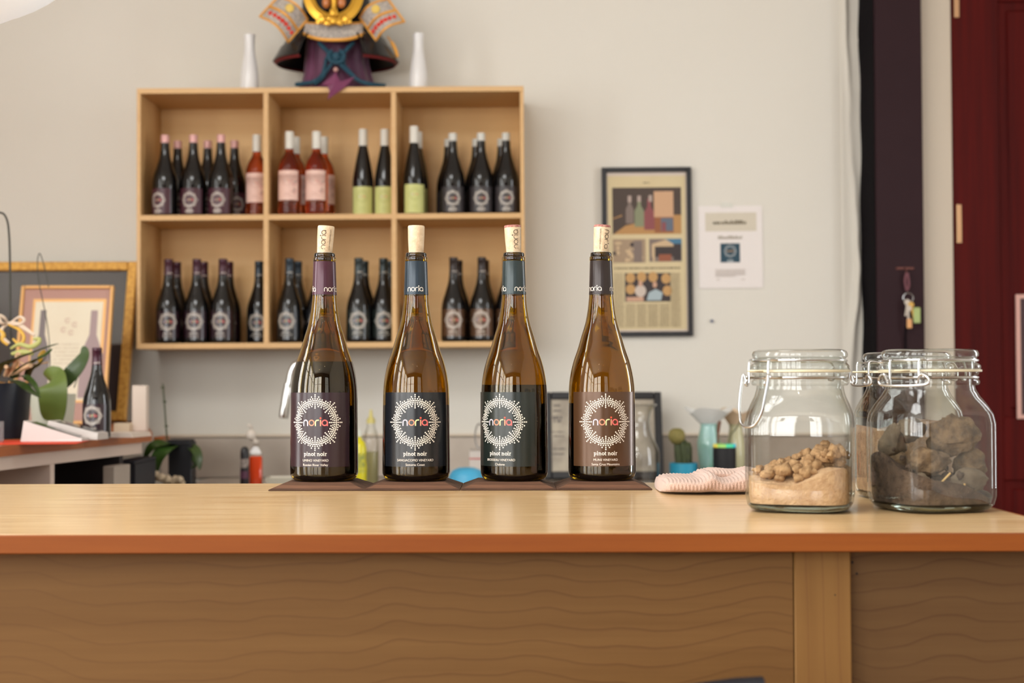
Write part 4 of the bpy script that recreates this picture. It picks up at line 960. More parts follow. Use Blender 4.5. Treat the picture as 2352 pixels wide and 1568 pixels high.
def jar(name, lab, loc, rz, clamp_az, lever_open):
    t = thing(name, lab, 'jar', loc)
    body = MB().rings([sq(r, z, p) for r, z, p in jar_sections()]+[sq(r, z, 2.0) for r, z in ((0.0500, 0.1325), (0.0512, 0.1345), (0.0512, 0.1365), (0.0498, 0.1385), (0.0480, 0.1395), (0.0480, 0.1425), (0.0502, 0.1435), (0.0505, 0.146))], cap0=False, cap1=False)
    o = body.build('glass_body', M_jar, t, ang=80); o.rotation_euler = (0, 0, rz)
    inn = MB().rings([sq(r-0.003, max(z, 0.0075), p) for r, z, p in jar_sections()][2:]+[sq(0.043, 0.146, 2.0)], cap0=False, cap1=False)
    o = inn.build('inner_wall', M_jar, t, ang=80); o.rotation_euler = (0, 0, rz)
    bs = MB().rings([sq(0.0462, 0.0004, 3.0), sq(0.0508, 0.0022, 3.4), sq(0.0536, 0.0065, 4.0), sq(0.050, 0.0075, 4.0), sq(0.02, 0.0068, 2.0)])
    o = bs.build('base', M_jarbase, t, ang=40); o.rotation_euler = (0, 0, rz)
    MB().lathe([(0.047, 0.1465), (0.0535, 0.1465), (0.0535, 0.1488), (0.047, 0.1488)], 56).build('rubber_seal', M_rubber, t)
    MB().box((-0.006, -0.066, 0.1467), (0.006, -0.050, 0.1486), 0.001, M=Matrix.Rotation(clamp_az, 4, 'Z')).build('seal_tab', M_rubber, t)
    MB().lathe([(0.0, 0.1630), (0.030, 0.1630), (0.043, 0.1625), (0.0455, 0.160), (0.0458, 0.150), (0.0515, 0.1490), (0.0525, 0.1505), (0.0525, 0.1530), (0.0508, 0.1550), (0.0480, 0.1565), (0.0480, 0.1610), (0.0502, 0.1630), (0.0505, 0.1660), (0.0490, 0.1690), (0.0450, 0.1705), (0.0, 0.1705)], 64).build('lid', M_jarlid, t, ang=35)
    wr = 0.0013
    RZ = Matrix.Rotation(clamp_az, 4, 'Z')
    ringp = lambda r, z: [(r*cos(q_), r*sin(q_), z) for q_ in [2*pi*k/64 for k in range(64)]]
    MB().tube(ringp(0.0492, 0.1405), wr, 8, closed=True).build('neck_wire', M_wire, t)
    MB().tube(ringp(0.0492, 0.1585), wr, 8, closed=True).build('lid_wire', M_wire, t)
    # hinge at the back: two loops joining lid wire and neck wire
    for s_ in (-1, 1):
        MB().tube(catmull([(s_*0.012, 0.049, 0.1585), (s_*0.012, 0.054, 0.157), (s_*0.012, 0.0585, 0.149), (s_*0.012, 0.0570, 0.1385), (s_*0.012, 0.050, 0.1385)], 5), wr, 8, M=RZ).build('hinge_wire', M_wire, t)
    MB().tube([(-0.012, 0.0578, 0.140), (0.012, 0.0578, 0.140)], wr, 8, M=RZ).build('hinge_wire', M_wire, t)
    # clamp at the front: two uprights from the lid wire, cross pin, lever loop
    for s_ in (-1, 1):
        MB().tube(catmull([(s_*0.020, -0.0452, 0.1585), (s_*0.0175, -0.0515, 0.1595), (s_*0.0165, -0.0545, 0.157), (s_*0.0165, -0.0550, 0.147), (s_*0.0165, -0.0555, 0.1355), (s_*0.0165, -0.0580, 0.1325), (s_*0.0165, -0.0600, 0.1350), (s_*0.0165, -0.0580, 0.1375)], 5), wr, 8, M=RZ).build('clamp_wire', M_wire, t)
        MB().tube(catmull([(s_*0.024, -0.0430, 0.1405), (s_*0.024, -0.0530, 0.1405), (s_*0.0235, -0.0570, 0.1410), (s_*0.021, -0.0575, 0.1430), (s_*0.0185, -0.0560, 0.1410)], 5), wr, 8, M=RZ).build('pivot_wire', M_wire, t)
    if lever_open:
        P_ = [(0.0165, -0.0585, 0.1355), (0.0205, -0.0590, 0.144), (0.0220, -0.0600, 0.138), (0.0210, -0.0640, 0.118), (0.0190, -0.0660, 0.105), (0.012, -0.0690, 0.0925), (0, -0.0700, 0.089)]
    else:
        P_ = [(0.0165, -0.0585, 0.1345), (0.0205, -0.0590, 0.143), (0.0250, -0.0585, 0.1425), (0.0285, -0.0570, 0.1385), (0.0270, -0.0570, 0.1335), (0.014, -0.0600, 0.1318), (0, -0.0605, 0.1316)]
    P_ = P_+[(-x, y, z) for x, y, z in P_[-2::-1]]
    MB().tube(catmull(P_, 5), wr*1.1, 8, M=RZ).build('lever_wire', M_wire, t)
    return t
def soil(name, lab, loc, rz, top, col, col2, seed, bump=0.003):
    """loose fill following the jar's inside, with an uneven top given by top(x, y)"""
    secs = [(r, z, p) for r, z, p in jar_sections(0.0036) if z > 0.007]
    zmin = 0.0085; R = []; n = 72; nl = 22
    ca, sa = cos(rz), sin(rz)
    def wall(z):
        for (r0, z0, p0), (r1, z1, p1) in zip(secs, secs[1:]):
            if z0 <= z <= z1: t = (z-z0)/(z1-z0); return r0+(r1-r0)*t, p0+(p1-p0)*t
        return (secs[0][0], secs[0][2]) if z < secs[0][1] else (secs[-1][0], 2.0)
    edge = [top(*(lambda q_: (q_[0]*ca-q_[1]*sa, q_[0]*sa+q_[1]*ca))(sq(0.051, 0, 4.2, n)[k])) for k in range(n)]
    for i in range(nl+1):
        ring = []
        for k in range(n):
            z = zmin+(edge[k]-zmin)*i/nl; r, p = wall(z); ring.append(sq(r, z, p, n)[k])
        R.append(ring)
    for f in (0.92, 0.8, 0.65, 0.48, 0.3, 0.12):
        ring = []
        for k in range(n):
            x, y, z = R[nl][k]; wx, wy = x*f*ca-y*f*sa, x*f*sa+y*f*ca; ring.append((x*f, y*f, top(wx, wy)))
        R.append(ring)
    m = MB().rings(R)
    o = m.build(name, mat(name+'_fill', col, 0.95, noise=1.0, nscale=110, rgb2=col2, bump=1.0, bscale=260), ang=70)
    o.location = loc; o.rotation_euler = (0, 0, rz)
    tag(o, lab, 'soil'); return stuff(o)
JZ = CZ+0.0006
J1 = (X(1838, 1.528, 1000), 1.528, JZ); J2 = (X(2137, 1.525, 1000), 1.525, JZ); J3 = (X(2084, 1.68, 1000), 1.68, JZ)
R1, R2, R3 = rad(-17), rad(17), rad(5)
jar('clip_jar', 'clear clip-top jar holding tan sandy soil, left of the three', J1, R1, rad(-62), True)
jar('clip_jar', 'clear clip-top jar holding dark rocks, rightmost on the bar', J2, R2, rad(-44), False)
jar('clip_jar', 'clear clip-top jar half hidden behind the other two jars', J3, R3, rad(-80), False)
t1 = lambda x, y: 0.038+0.14*x+0.003*sin(90*x)+0.004*sin(130*y+60*x)+0.008*max(0, y)*10*0.3
soil_1 = soil('sandy_soil', 'pale tan sandy soil inside the left clip-top jar', J1, R1, t1, (198, 162, 124), (178, 140, 104), 1)
rr = random.Random(3); k = 0
M_clod = mat('soil_clod', (184, 146, 104), 0.95, noise=1.0, nscale=160, rgb2=(146, 110, 74), bump=1.0, bscale=300)
cl_ = MB(); n_ = 0
while n_ < 260:
    x, y = rr.uniform(-0.047, 0.048), rr.uniform(-0.048, 0.048)
    if abs(x)**4+abs(y)**4 > 0.047**4: continue
    if x < -0.034 and rr.random() < 0.6: continue
    r = rr.choice((0.003, 0.004, 0.005, 0.006, 0.0075))*rr.uniform(0.8, 1.1)
    cx, cy = (x*cos(R1)-y*sin(R1))*0.97, (x*sin(R1)+y*cos(R1))*0.97
    lim = 0.0515-r
    x2, y2 = max(-lim, min(lim, x)), max(-lim, min(lim, y)); cx, cy = x2*cos(R1)-y2*sin(R1), x2*sin(R1)+y2*cos(R1)
    cl_.blob((cx, cy, t1(cx, cy)+r*0.4+rr.random()*max(0.002, 0.014+0.18*cx)), r, seed=n_, amp=0.28, sub=1, sq=(1, 1, 0.85)); n_ += 1
o = cl_.build('soil_clods', M_clod, ang=70); o.parent = soil_1; o.rotation_euler = (0, 0, -R1); stuff(o)
t2 = lambda x, y: 0.033+0.004*sin(80*x)+0.004*sin(95*y+2)-0.32*x+1.5*x*x
soil_2 = soil('dark_soil', 'dark brown soil under the rocks in the right jar', J2, R2, t2, (92, 74, 60), (58, 44, 36), 2)
soil('layered_soil', 'light brown soil inside the half hidden back jar', J3, R3, lambda x, y: 0.085+0.006*sin(60*x), (168, 132, 100), (132, 98, 72), 3)
M_rock = mat('brown_rock', (122, 98, 72), 0.95, noise=1.0, nscale=90, rgb2=(70, 54, 40), bump=1.0, bscale=260)
M_rock2 = mat('grey_rock', (116, 100, 82), 0.95, noise=1.0, nscale=60, rgb2=(84, 70, 56), bump=0.8, bscale=140)
# (px, py, radius px, squash, depth offset, material, label)
RK = [(2092, 985, 30, (0.95, 0.8, 0.9), 0.012, M_rock2, 'grey-brown angular rock at the top of the heap in the right jar'),
      (2200, 1000, 47, (1.12, 0.55, 0.88), -0.010, M_rock, 'largest rough brown rock at top right of the right jar'),
      (2050, 1015, 34, (0.8, 0.7, 1.15), 0.018, M_rock2, 'pale flat-sided rock leaning at left in the right jar'),
      (2133, 1062, 38, (1.15, 0.6, 0.85), -0.022, M_rock, 'rounded brown rock at the centre of the right jar'),
      (2222, 1070, 34, (1.0, 0.8, 0.9), 0.004, M_rock, 'brown rock below the largest rock in the right jar'),
      (2226, 1105, 40, (1.1, 0.5, 0.62), -0.026, M_rock2, 'smooth grey stone low at right in the right jar'),
      (2116, 1103, 21, (1.1, 0.6, 0.75), -0.036, M_rock2, 'small blocky grey stone low at centre of the right jar'),
      (2062, 1075, 30, (0.9, 0.8, 1.0), 0.006, M_rock, 'dark crumbly rock low at left in the right jar'),
      (2160, 1015, 30, (1.0, 0.8, 1.0), 0.022, M_rock2, 'shaded rock wedged behind the centre of the right jar')]
for k, (px, py, r, s_, dy, mt, lab) in enumerate(RK):
    Yk = J2[1]+dy; p = at(px, py, Yk); o = MB().stone(r/FPX*Yk*1.12, 40+k, s_, rough=0.10 if mt is M_rock else 0.045).build('rock', mt, ang=35)
    o.location = p; tag(o, lab, 'rock', 'rocks in the right jar')
rr = random.Random(8); pb = MB()
for k in range(46):
    a_, rd = rr.uniform(0, 2*pi), 0.047*sqrt(rr.random()); x, y = rd*cos(a_), rd*sin(a_)
    pb.blob((x, y, t2(x, y)+rr.uniform(-0.006, 0.012)), rr.uniform(0.002, 0.0052), seed=k, amp=0.3, sub=1)
o = pb.build('soil_crumbs', mat('dark_crumb', (84, 66, 52), 0.95, noise=1.0, nscale=150, rgb2=(54, 42, 34)), ang=70); o.parent = soil_2; o.rotation_euler = (0, 0, -R2); stuff(o)
for k, pts in enumerate(([(2146, 1125), (2162, 1108), (2183, 1086)], [(2112, 1138), (2118, 1134), (2122, 1133)], [(2206, 1135), (2212, 1124), (2216, 1110)])):
    o = MB().tube(catmull([at(px, py, J2[1]-0.046) for px, py in pts], 4), 0.0011, 6).build('straw', mat('dry_straw', (196, 160, 102), 0.7)); 
    tag(o, ('longest slanting straw in the right jar of rocks', 'short straw bit low at the centre of the right jar', 'upright straw before the smooth grey stone in right jar')[k], 'straw', 'straw bits in the right jar')

# ================================================================== terry towel
tw = thing('terry_towel', 'folded pale pink terry towel lying between bottles and jars', 'towel', (0, 0, 0))
xa, xb = X(1514, 1.78, 1120), X(1726, 1.78, 1120)
M_terry = mat('pink_terry', (206, 170, 150), 0.95, sheen=0.5, noise=0.5, nscale=260, rgb2=(206, 164, 146), bump=1.0, bscale=900)
def towel(u, v):
    a = 2*pi*v
    x = xa+(xb-xa)*(0.5-0.5*cos(pi*min(1, max(0, u)))) if False else xa+(xb-xa)*u
    end = sqrt(max(0.0, 1-(1-min(1, u/0.10))**2))
    D_ = 0.066*(0.55+0.45*end)*(1+0.10*sin(5*u))
    H_ = (0.0085+0.003*max(0, (u-0.35)/0.65)+0.0025*sin(7*u+0.5)*u+0.004*math.exp(-((u-0.52)/0.08)**2))*(0.25+0.75*end)
    cy_ = 1.800-0.014*u
    c_, s_ = cos(a), sin(a); p = 0.45
    yy = D_*math.copysign(abs(c_)**0.55, c_); zz = H_*math.copysign(abs(s_)**0.6, s_)
    rib = 0.0007*sin(u*165+3*sin(yy*40))*(1 if s_ > -0.2 else 0)+0.0005*sin(yy*900)
    z = CZ+0.0012+H_+zz+rib*(1 if s_ > 0 else 0.3)
    z += 0.003*max(0, u-0.45)*max(0, s_)*(1+0.6*sin(u*16+yy*30))
    return (x, cy_+yy+rib, max(z, CZ+0.0008))
m = MB().grid(towel, 150, 44); o = m.build('cloth_fold', M_terry, tw, ang=90)
m = MB()
for u in (0.0, 1.0):
    ring = [towel(u, j/44) for j in range(44)]; m.add(ring, [tuple(range(44)) if u else tuple(range(43, -1, -1))])
m.build('fold_end', M_terry, tw, ang=90)
# second fold lying on top at the right
def fold2(u, v):
    a = 2*pi*v; x = X(1606, 1.79, 1100)+(xb-X(1606, 1.79, 1100))*u; end = sqrt(max(0, 1-(1-min(1, u/0.3))**2))
    c_, s_ = cos(a), sin(a); D_ = 0.040*(0.35+0.65*end); H_ = 0.0068*end+0.0006
    yy = D_*math.copysign(abs(c_)**0.6, c_); zz = H_*math.copysign(abs(s_)**0.7, s_); rib = 0.0006*sin(u*90+yy*60)+0.0005*sin(yy*900)
    return (x, 1.815+yy, CZ+0.0165+0.005*u+0.002*sin(u*6)+zz+rib)
MB().grid(fold2, 90, 36).build('upper_fold', M_terry, tw, ang=90)

# ================================================================== side counter at the left
SZ = 1.0
sc_ = thing('side_counter', 'white side counter with orange wood top and open shelves at left', 'counter', (0, 0, 0))
poly = [(-2.5, 2.0), (-1.29, 2.0), (-1.127, 3.13), (-1.005, 3.97), (-1.015, 4.02), (-1.365, BWY-0.005), (-2.5, BWY-0.005)]
def slab(name, poly, z0, z1, m, parent):
    n = len(poly); return MB().add([(x, y, z0) for x, y in poly]+[(x, y, z1) for x, y in poly], [tuple(range(n))[::-1], tuple(range(n, 2*n))]+[(i, (i+1) % n, n+(i+1) % n, n+i) for i in range(n)]).build(name, m, parent, smooth=False)
M_sidetop = wood('side_top_wood', (178, 100, 48), (150, 78, 34), axis=1, fine=60, rough=0.4, coat=0.1)
slab('top_board', poly, SZ-0.023, SZ, M_sidetop, sc_)
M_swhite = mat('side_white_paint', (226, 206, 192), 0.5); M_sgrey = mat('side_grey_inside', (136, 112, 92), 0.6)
def along(t, inset=0.0):
    """point on the counter's front edge, t = 0 at y 2.0, 1 at the far corner"""
    a, b = Vector((-1.29, 2.0)), Vector((-1.005, 3.97)); d = (b-a).normalized(); nn = Vector((-d.y, d.x)); p = a+(b-a)*t+nn*inset; return p
def wallseg(name, t0, t1, in0, in1, z0, z1, m):
    P_ = [along(t0, in0), along(t1, in0), along(t1, in1), along(t0, in1)]; return slab(name, [(p.x, p.y) for p in P_], z0, z1, m, sc_)
wallseg('apron', 0.0, 0.99, 0.02, 0.04, SZ-0.055, SZ-0.0235, M_swhite)
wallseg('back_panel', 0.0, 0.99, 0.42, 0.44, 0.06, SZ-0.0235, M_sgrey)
dv = lambda t, w_, m: wallseg('upright', t, t+w_, 0.02, 0.419, 0.06, SZ-0.0555, m)
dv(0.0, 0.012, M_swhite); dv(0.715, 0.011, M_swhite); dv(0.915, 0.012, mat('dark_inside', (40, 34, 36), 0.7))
wallseg('bottom_board', 0.0, 0.99, 0.02, 0.42, 0.03, 0.0595, M_swhite)
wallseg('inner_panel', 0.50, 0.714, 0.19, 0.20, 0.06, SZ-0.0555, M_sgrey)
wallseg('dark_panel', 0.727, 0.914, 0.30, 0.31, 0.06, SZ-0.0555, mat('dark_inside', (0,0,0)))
p = at(268, 1090, 3.72); bxo = MB().box((-0.016, -0.05, 0), (0.016, 0.05, 0.865), 0.002).build('tall_box', mat('grey_card', (176, 164, 152), 0.7)); bxo.location = (p.x, 3.72, 0.0605); bxo.rotation_euler = (0, 0, rad(-8))
tag(bxo, 'pale grey tall carton inside the side counter', 'box')
bn = thing('slate_bin', 'dark slate bin at the end of the side counter', 'bin', (X(315, 4.3, 1060), 4.3, 0.001))  # added dark box, fills the dark gap beside the counter's compartment
MB().rings([[(-0.022, -0.10, 0), (0.022, -0.10, 0), (0.022, 0.10, 0), (-0.022, 0.10, 0)], [(-0.026, -0.12, 0.90), (0.026, -0.12, 0.90), (0.026, 0.12, 0.90), (-0.026, 0.12, 0.90)]]).build('bin_body', mat('slate_plastic', (44, 46, 54), 0.6), bn, smooth=False)
MB().box((-0.027, -0.122, 0.9005), (0.027, 0.122, 0.912), 0.003).build('bin_lid', mat('slate_plastic', (0,0,0)), bn)
# big gold frame leaning on the wall
def leaning(name, lab, cat, pxl, pxr, Yb, Yt, pyt, fw, deep, frame_m, inner, z0=SZ):
    """frame standing at depth Yb whose top leans back to depth Yt; pxl/pxr are its bottom corners"""
    xa_, xb_ = X(pxl, Yb, 970), X(pxr, Yb, 970); zt = Z(pyt, Yt, (pxl+pxr)/2)
    L_ = math.hypot(zt-z0, Yt-Yb); W_ = xb_-xa_; f = fw
    t = thing(name, lab, cat, (xa_, Yb, z0+0.0012+deep*(Yt-Yb)/L_)); t.rotation_euler = (-atan2(Yt-Yb, zt-z0), 0, 0)
    for p_, q_ in (((0, 0, 0), (f, deep, L_)), ((W_-f, 0, 0), (W_, deep, L_)), ((f, 0, 0), (W_-f, deep, f)), ((f, 0, L_-f), (W_-f, deep, L_))):
        MB().box(p_, q_, 0.003).build('frame_bar', frame_m, t)
    return t, W_, L_
M_gilt = mat('gilt_frame', (232, 178, 84), 0.45, metal=0.25, noise=0.8, nscale=70, rgb2=(186, 128, 50), bump=1.0, bscale=120)
gf, GW, GL = leaning('gold_framed_picture', 'large dark picture in ornate gilt frame leaning on the wall', 'picture', -170, 287, 5.03, 5.185, 606, 0.034, 0.03, M_gilt, None)
MB().box((0.03, 0.012, 0.03), (GW-0.03, 0.02, GL-0.03)).build('dark_pane', mat('glazed_dark_pane', (58, 54, 56), 0.06, spec=0.9, coat=0.6), gf)
M_thingold = mat('thin_gold_frame', (224, 172, 108), 0.4, metal=0.25)
sp, SW, SL = leaning('certificate_frame', 'certificate with bottle drawings and mauve mat in thin gold frame', 'picture', 22, 240, 4.70, 4.80, 658, 0.012, 0.018, M_thingold, None)
MB().box((0.01, 0.008, 0.01), (SW-0.01, 0.014, SL-0.01)).build('mauve_mat', mat('mauve_mat', (176, 130, 116), 0.35, coat=0.3), sp)
k_ = 4.75/FPX
def sr(x0, y0, x1, y1): return ((x0-22)*k_, SL-(y1-658)*k_, (x1-22)*k_, SL-(y0-658)*k_)
a, b, c, d = sr(52, 690, 222, 935); MB().box((a, 0.0065, b), (c, 0.0079, d)).build('gold_fillet', M_thingold, sp)
a, b, c, d = sr(58, 697, 215, 930); pp = MB().box((a, 0.0052, b), (c, 0.0064, d)).build('certificate', mat('certificate_paper', (232, 222, 198), 0.5, noise=0.3, nscale=8, rgb2=(222, 204, 176)), sp)
def cb(cx, yt, yb, w_):
    f = lambda x, y: ((x-22)*k_, SL-(y-658)*k_); return [f(*q_) for q_ in ((cx-w_, yb), (cx+w_, yb), (cx+w_, yt+105), (cx+w_*0.32, yt+58), (cx+w_*0.30, yt), (cx-w_*0.30, yt), (cx-w_*0.32, yt+58), (cx-w_, yt+105))]
M_dr1 = mat('drawing_grey', (128, 118, 118), 0.6); M_dr2 = mat('drawing_mauve', (168, 146, 146), 0.6)
flat(pp, 'bottle_drawing', cb(78, 717, 925, 22), 0.0048, M_dr1); flat(pp, 'bottle_drawing', cb(196, 718, 925, 26), 0.0048, M_dr2)
dr = MB()
for cx, cy in ((135, 742), (152, 752), (127, 764), (145, 771)):
    for j in range(9):
        ax, az = (cx-22+5.5*cos(j*0.7)*(j > 0))*k_, SL-(cy-658+5.5*sin(j*0.7)*(j > 0))*k_; dr.add([(ax+x, 0.0048, az+y) for x, y in disc(0, 0, 0.0022, 7)[0]], [tuple(range(7))])
stuff(dr.build('berry_drawing', mat('drawing_pink', (196, 160, 144), 0.6), pp, smooth=False))
tb = MB()
for r_ in range(6):
    for q_ in bars(0.08, 0.0035, 0, 60+r_): tb.add([(x+(137-22)*k_, 0.0048, y+SL-(800+r_*9-658)*k_) for x, y in q_[0]], q_[1])
stuff(tb.build('printed_text', mat('certificate_ink', (206, 188, 164), 0.6), pp, smooth=False))
# white carton, cream carton, stack of cards on the counter
def carton(name, lab, px0, px1, pyt, Yc, dp, m, rz=0, z0=SZ):
    a, b = X(px0, Yc, 970), X(px1, Yc, 970); h = Z(pyt, Yc, (px0+px1)/2)-z0
    t = thing(name, lab, 'box', ((a+b)/2, Yc, z0+0.0006), rz); w_ = b-a
    MB().box((-w_/2, 0, 0), (w_/2, dp, h-0.002), 0.0012).build('carton', m, t); MB().box((-w_/2+0.001, 0.001, h-0.0019), (w_/2-0.001, dp-0.001, h), 0.0006).build('lid_flap', m, t); return t
carton('white_carton', 'narrow white upright carton beside the gilt frame', 303, 335, 885, 4.10, 0.035, mat('white_card', (226, 210, 196), 0.6))
carton('cream_carton', 'small cream box at the foot of the gilt frame', 261, 296, 972, 4.06, 0.05, mat('cream_card', (214, 196, 168), 0.6))
cs = thing('paper_stack', 'low stack of white papers at the end of side counter', 'papers', (X(300, 3.75, 990), 3.68, SZ+0.0005), rad(-10))
for k in range(4): MB().box((-0.050+0.003*k, -0.05, 0.003*k), (0.050-0.002*k, 0.06+0.002*k, 0.003*k+0.0026)).build('sheet', mat('white_card', (0,0,0)), cs)
# half bottle on the counter
hb = dup(PROTO['purple'], (X(222, 3.55, 950), 3.55, SZ+0.001), 'small dark wine bottle with purple label on the side counter', rad(-4)); hb.scale = (0.78, 0.78, 0.755); hb['group'] = 'wine bottle on the side counter'
# ---- potted orchids
def leafm(m, pts, wid, cup=0.25, nv=6, up=Vector((0, 0, 1)), pw=0.6):
    C_ = catmull(pts, 7); n = len(C_); rows = []
    for i, p in enumerate(C_):
        t = (C_[min(i+1, n-1)]-C_[max(i-1, 0)]).normalized(); sd = t.cross(up); sd = sd.normalized() if sd.length > 1e-4 else Vector((1, 0, 0)); nr = sd.cross(t).normalized()
        s_ = i/(n-1); w_ = wid*(sin(pi*min(1, 0.12+0.88*s_)**0.8))**pw if s_ < 0.999 else wid*0.05
        rows.append([p+sd*w_*q_+nr*(w_*cup*abs(q_)**1.5) for q_ in [(-1+2*j/nv) for j in range(nv+1)]])
    th = 0.0016
    vs = [tuple(q_) for r_ in rows for q_ in r_]; N_ = len(vs); vs += [(x, y+th, z-th) for x, y, z in vs]; fs = []
    for i in range(n-1):
        for j in range(nv):
            a_ = i*(nv+1)+j; fs.append((a_, a_+1, a_+nv+2, a_+nv+1)); fs.append((N_+a_, N_+a_+nv+1, N_+a_+nv+2, N_+a_+1))
    m.add(vs, fs); return m
M_leaf = mat('orchid_leaf', (62, 84, 34), 0.4, coat=0.1, noise=0.6, nscale=20, rgb2=(40, 60, 26)); M_leafl = mat('orchid_leaf_pale', (104, 122, 56), 0.4, noise=0.5, nscale=30, stretch=(1, 1, 0.1), rgb2=(88, 106, 44))
def lf(parent, pts, wid, m, cup=0.2, up=Vector((0, 0, 1)), pw=0.6):
    o = leafm(MB(), [at(*p_) for p_ in pts], wid, cup, up=up, pw=pw).build('leaf', m, parent, ang=80); return o
def pot(name, lab, px, Yc, rpx, pyt, m, z0=SZ, taper=0.9, soilc=(120, 84, 50)):
    r = rpx/FPX*Yc; h = Z(pyt, Yc, px)-z0; x = X(px, Yc, 950); t = thing(name, lab, 'plant', (0, 0, 0))
    MB().lathe([(0, 0), (r*taper, 0), (r, h-0.004), (r, h), (r-0.005, h), (r-0.006, h-0.012), (0, h-0.012)], 40, M=Matrix.Translation((x, Yc, z0+0.0008))).build('pot', m, t, ang=50)
    b_ = MB(); rr_ = random.Random(px)
    for k in range(40):
        a_, q_ = rr_.uniform(0, 6.28), (r-0.014)*sqrt(rr_.random()); b_.blob((x+q_*cos(a_), Yc+q_*sin(a_), z0+h-0.008), rr_.uniform(0.006, 0.012), seed=k, amp=0.3, sub=1)
    stuff(b_.build('bark_chips', mat('bark_%d' % soilc[0], soilc, 0.9, noise=0.8, nscale=60), t)); return t, x, h
op, ox, oh = pot('potted_orchid', 'faded orchid in a navy pot at the far left of side counter', -12, 3.60, 80, 880, mat('navy_glaze', (10, 18, 32), 0.35), soilc=(196, 140, 72))
lf(op, [(20, 872, 3.58), (45, 880, 3.5), (70, 900, 3.45), (92, 912, 3.42)], 0.014, M_leaf); lf(op, [(30, 868, 3.56), (52, 862, 3.50), (75, 880, 3.46), (90, 906, 3.44)], 0.012, M_leaf)
lf(op, [(-10, 866, 3.6), (-6, 850, 3.55), (20, 832, 3.5), (60, 815, 3.5), (105, 798, 3.52), (135, 788, 3.55)], 0.013, M_leaf); lf(op, [(30, 866, 3.55), (50, 846, 3.5), (84, 826, 3.48), (104, 815, 3.50), (120, 800, 3.52)], 0.011, M_leaf)
lf(op, [(60, 872, 3.58), (68, 850, 3.52), (88, 838, 3.5), (108, 818, 3.5)], 0.009, M_leaf)
M_stem = mat('dark_stem', (52, 50, 40), 0.6); M_root = mat('dry_root', (206, 170, 132), 0.7)
for pts, r in (([(26, 868, 3.6), (25, 800, 3.6), (24, 700, 3.6), (23, 600, 3.6), (21, 540, 3.6), (17, 508, 3.6), (8, 491, 3.6), (-6, 488, 3.6)], 0.0028),):
    MB().tube(catmull([at(*p_) for p_ in pts], 6), r, 7).build('stem_hoop', M_stem, op)
for k, pts in enumerate(([(20, 862, 3.55), (34, 838, 3.52), (42, 812, 3.5)], [(30, 858, 3.54), (52, 846, 3.5), (70, 838, 3.48)], [(12, 862, 3.55), (18, 846, 3.52), (14, 842, 3.5)], [(40, 826, 3.5), (60, 838, 3.5), (84, 836, 3.5), (110, 832, 3.52)])):
    MB().tube(catmull([at(*p_) for p_ in pts], 5), (0.006, 0.007, 0.005, 0.0022)[k], 7).build('root', M_root, op)
def ribbon(parent, pts, wid, m, name='ribbon'):
    C_ = catmull([at(*p_) for p_ in pts], 7); n = len(C_)
    t = MB().tube(C_, [wid*0.5*(0.55+0.45*sin(pi*k/(n-1))) for k in range(n)], 8); t.v = [(x, 3.55+(y-3.55)*0.5, z) for x, y, z in t.v]
    return t.build(name, m, parent, ang=70)
M_rib = mat('ivory_ribbon', (206, 186, 164), 0.5); M_riby = mat('yellow_ribbon', (206, 162, 54), 0.5); M_ribg = mat('lime_ribbon', (172, 172, 100), 0.5)
ribbon(op, [(24, 742, 3.59), (12, 730, 3.57), (-2, 726, 3.56), (2, 740, 3.55), (20, 745, 3.58)], 0.011, M_rib)
ribbon(op, [(22, 742, 3.57), (40, 744, 3.55), (58, 756, 3.54), (76, 770, 3.53)], 0.012, M_rib)
ribbon(op, [(24, 744, 3.57), (44, 728, 3.55), (54, 734, 3.54), (44, 744, 3.54), (28, 745, 3.55)], 0.008, M_rib)
ribbon(op, [(0, 756, 3.56), (8, 768, 3.55), (6, 780, 3.55), (18, 792, 3.55)], 0.012, M_riby); ribbon(op, [(22, 745, 3.58), (6, 756, 3.56), (8, 776, 3.55), (22, 788, 3.55)], 0.010, M_rib)
ribbon(op, [(22, 745, 3.57), (44, 758, 3.54), (52, 776, 3.53), (42, 790, 3.53), (28, 778, 3.54)], 0.009, M_riby)
ribbon(op, [(24, 800, 3.54), (40, 790, 3.52), (62, 796, 3.51), (80, 788, 3.51), (86, 778, 3.52), (74, 778, 3.53)], 0.012, M_ribg); ribbon(op, [(26, 812, 3.54), (48, 808, 3.52), (70, 812, 3.51)], 0.014, M_ribg)
ribbon(op, [(88, 834, 3.52), (86, 822, 3.51), (90, 812, 3.51), (98, 806, 3.52)], 0.014, M_riby)
wp, wx, wh = pot('potted_orchid', 'orchid with a broad drooping leaf in a small white pot', 121, 3.92, 51, 905, mat('mint_white_pot', (206, 212, 196), 0.35), taper=0.85)
lf(wp, [(120, 884, 3.87), (120, 872, 3.83), (121, 886, 3.795), (122, 920, 3.79), (121, 950, 3.80), (119, 968, 3.81)], 0.040, M_leafl, 0.10, up=Vector((0, -1, 0.2)), pw=0.22)
lf(wp, [(128, 905, 3.92), (142, 880, 3.88), (160, 862, 3.86), (182, 836, 3.86), (194, 812, 3.87), (190, 795, 3.88)], 0.026, M_leaf, 0.1, up=Vector((-0.3, -1, 0.3)))
for pts, r in (([(116, 902, 3.92), (114, 800, 3.93), (108, 740, 3.94), (98, 690, 3.95), (88, 640, 3.95), (86, 600, 3.95), (91, 582, 3.95), (100, 606, 3.95), (112, 660, 3.95)], 0.0014),
               ([(125, 900, 3.93), (150, 850, 3.95), (178, 825, 3.95), (182, 850, 3.95), (170, 890, 3.95)], 0.0016)):
    MB().tube(catmull([at(*p_) for p_ in pts], 6), r, 6).build('stem_hoop', M_stem, wp)
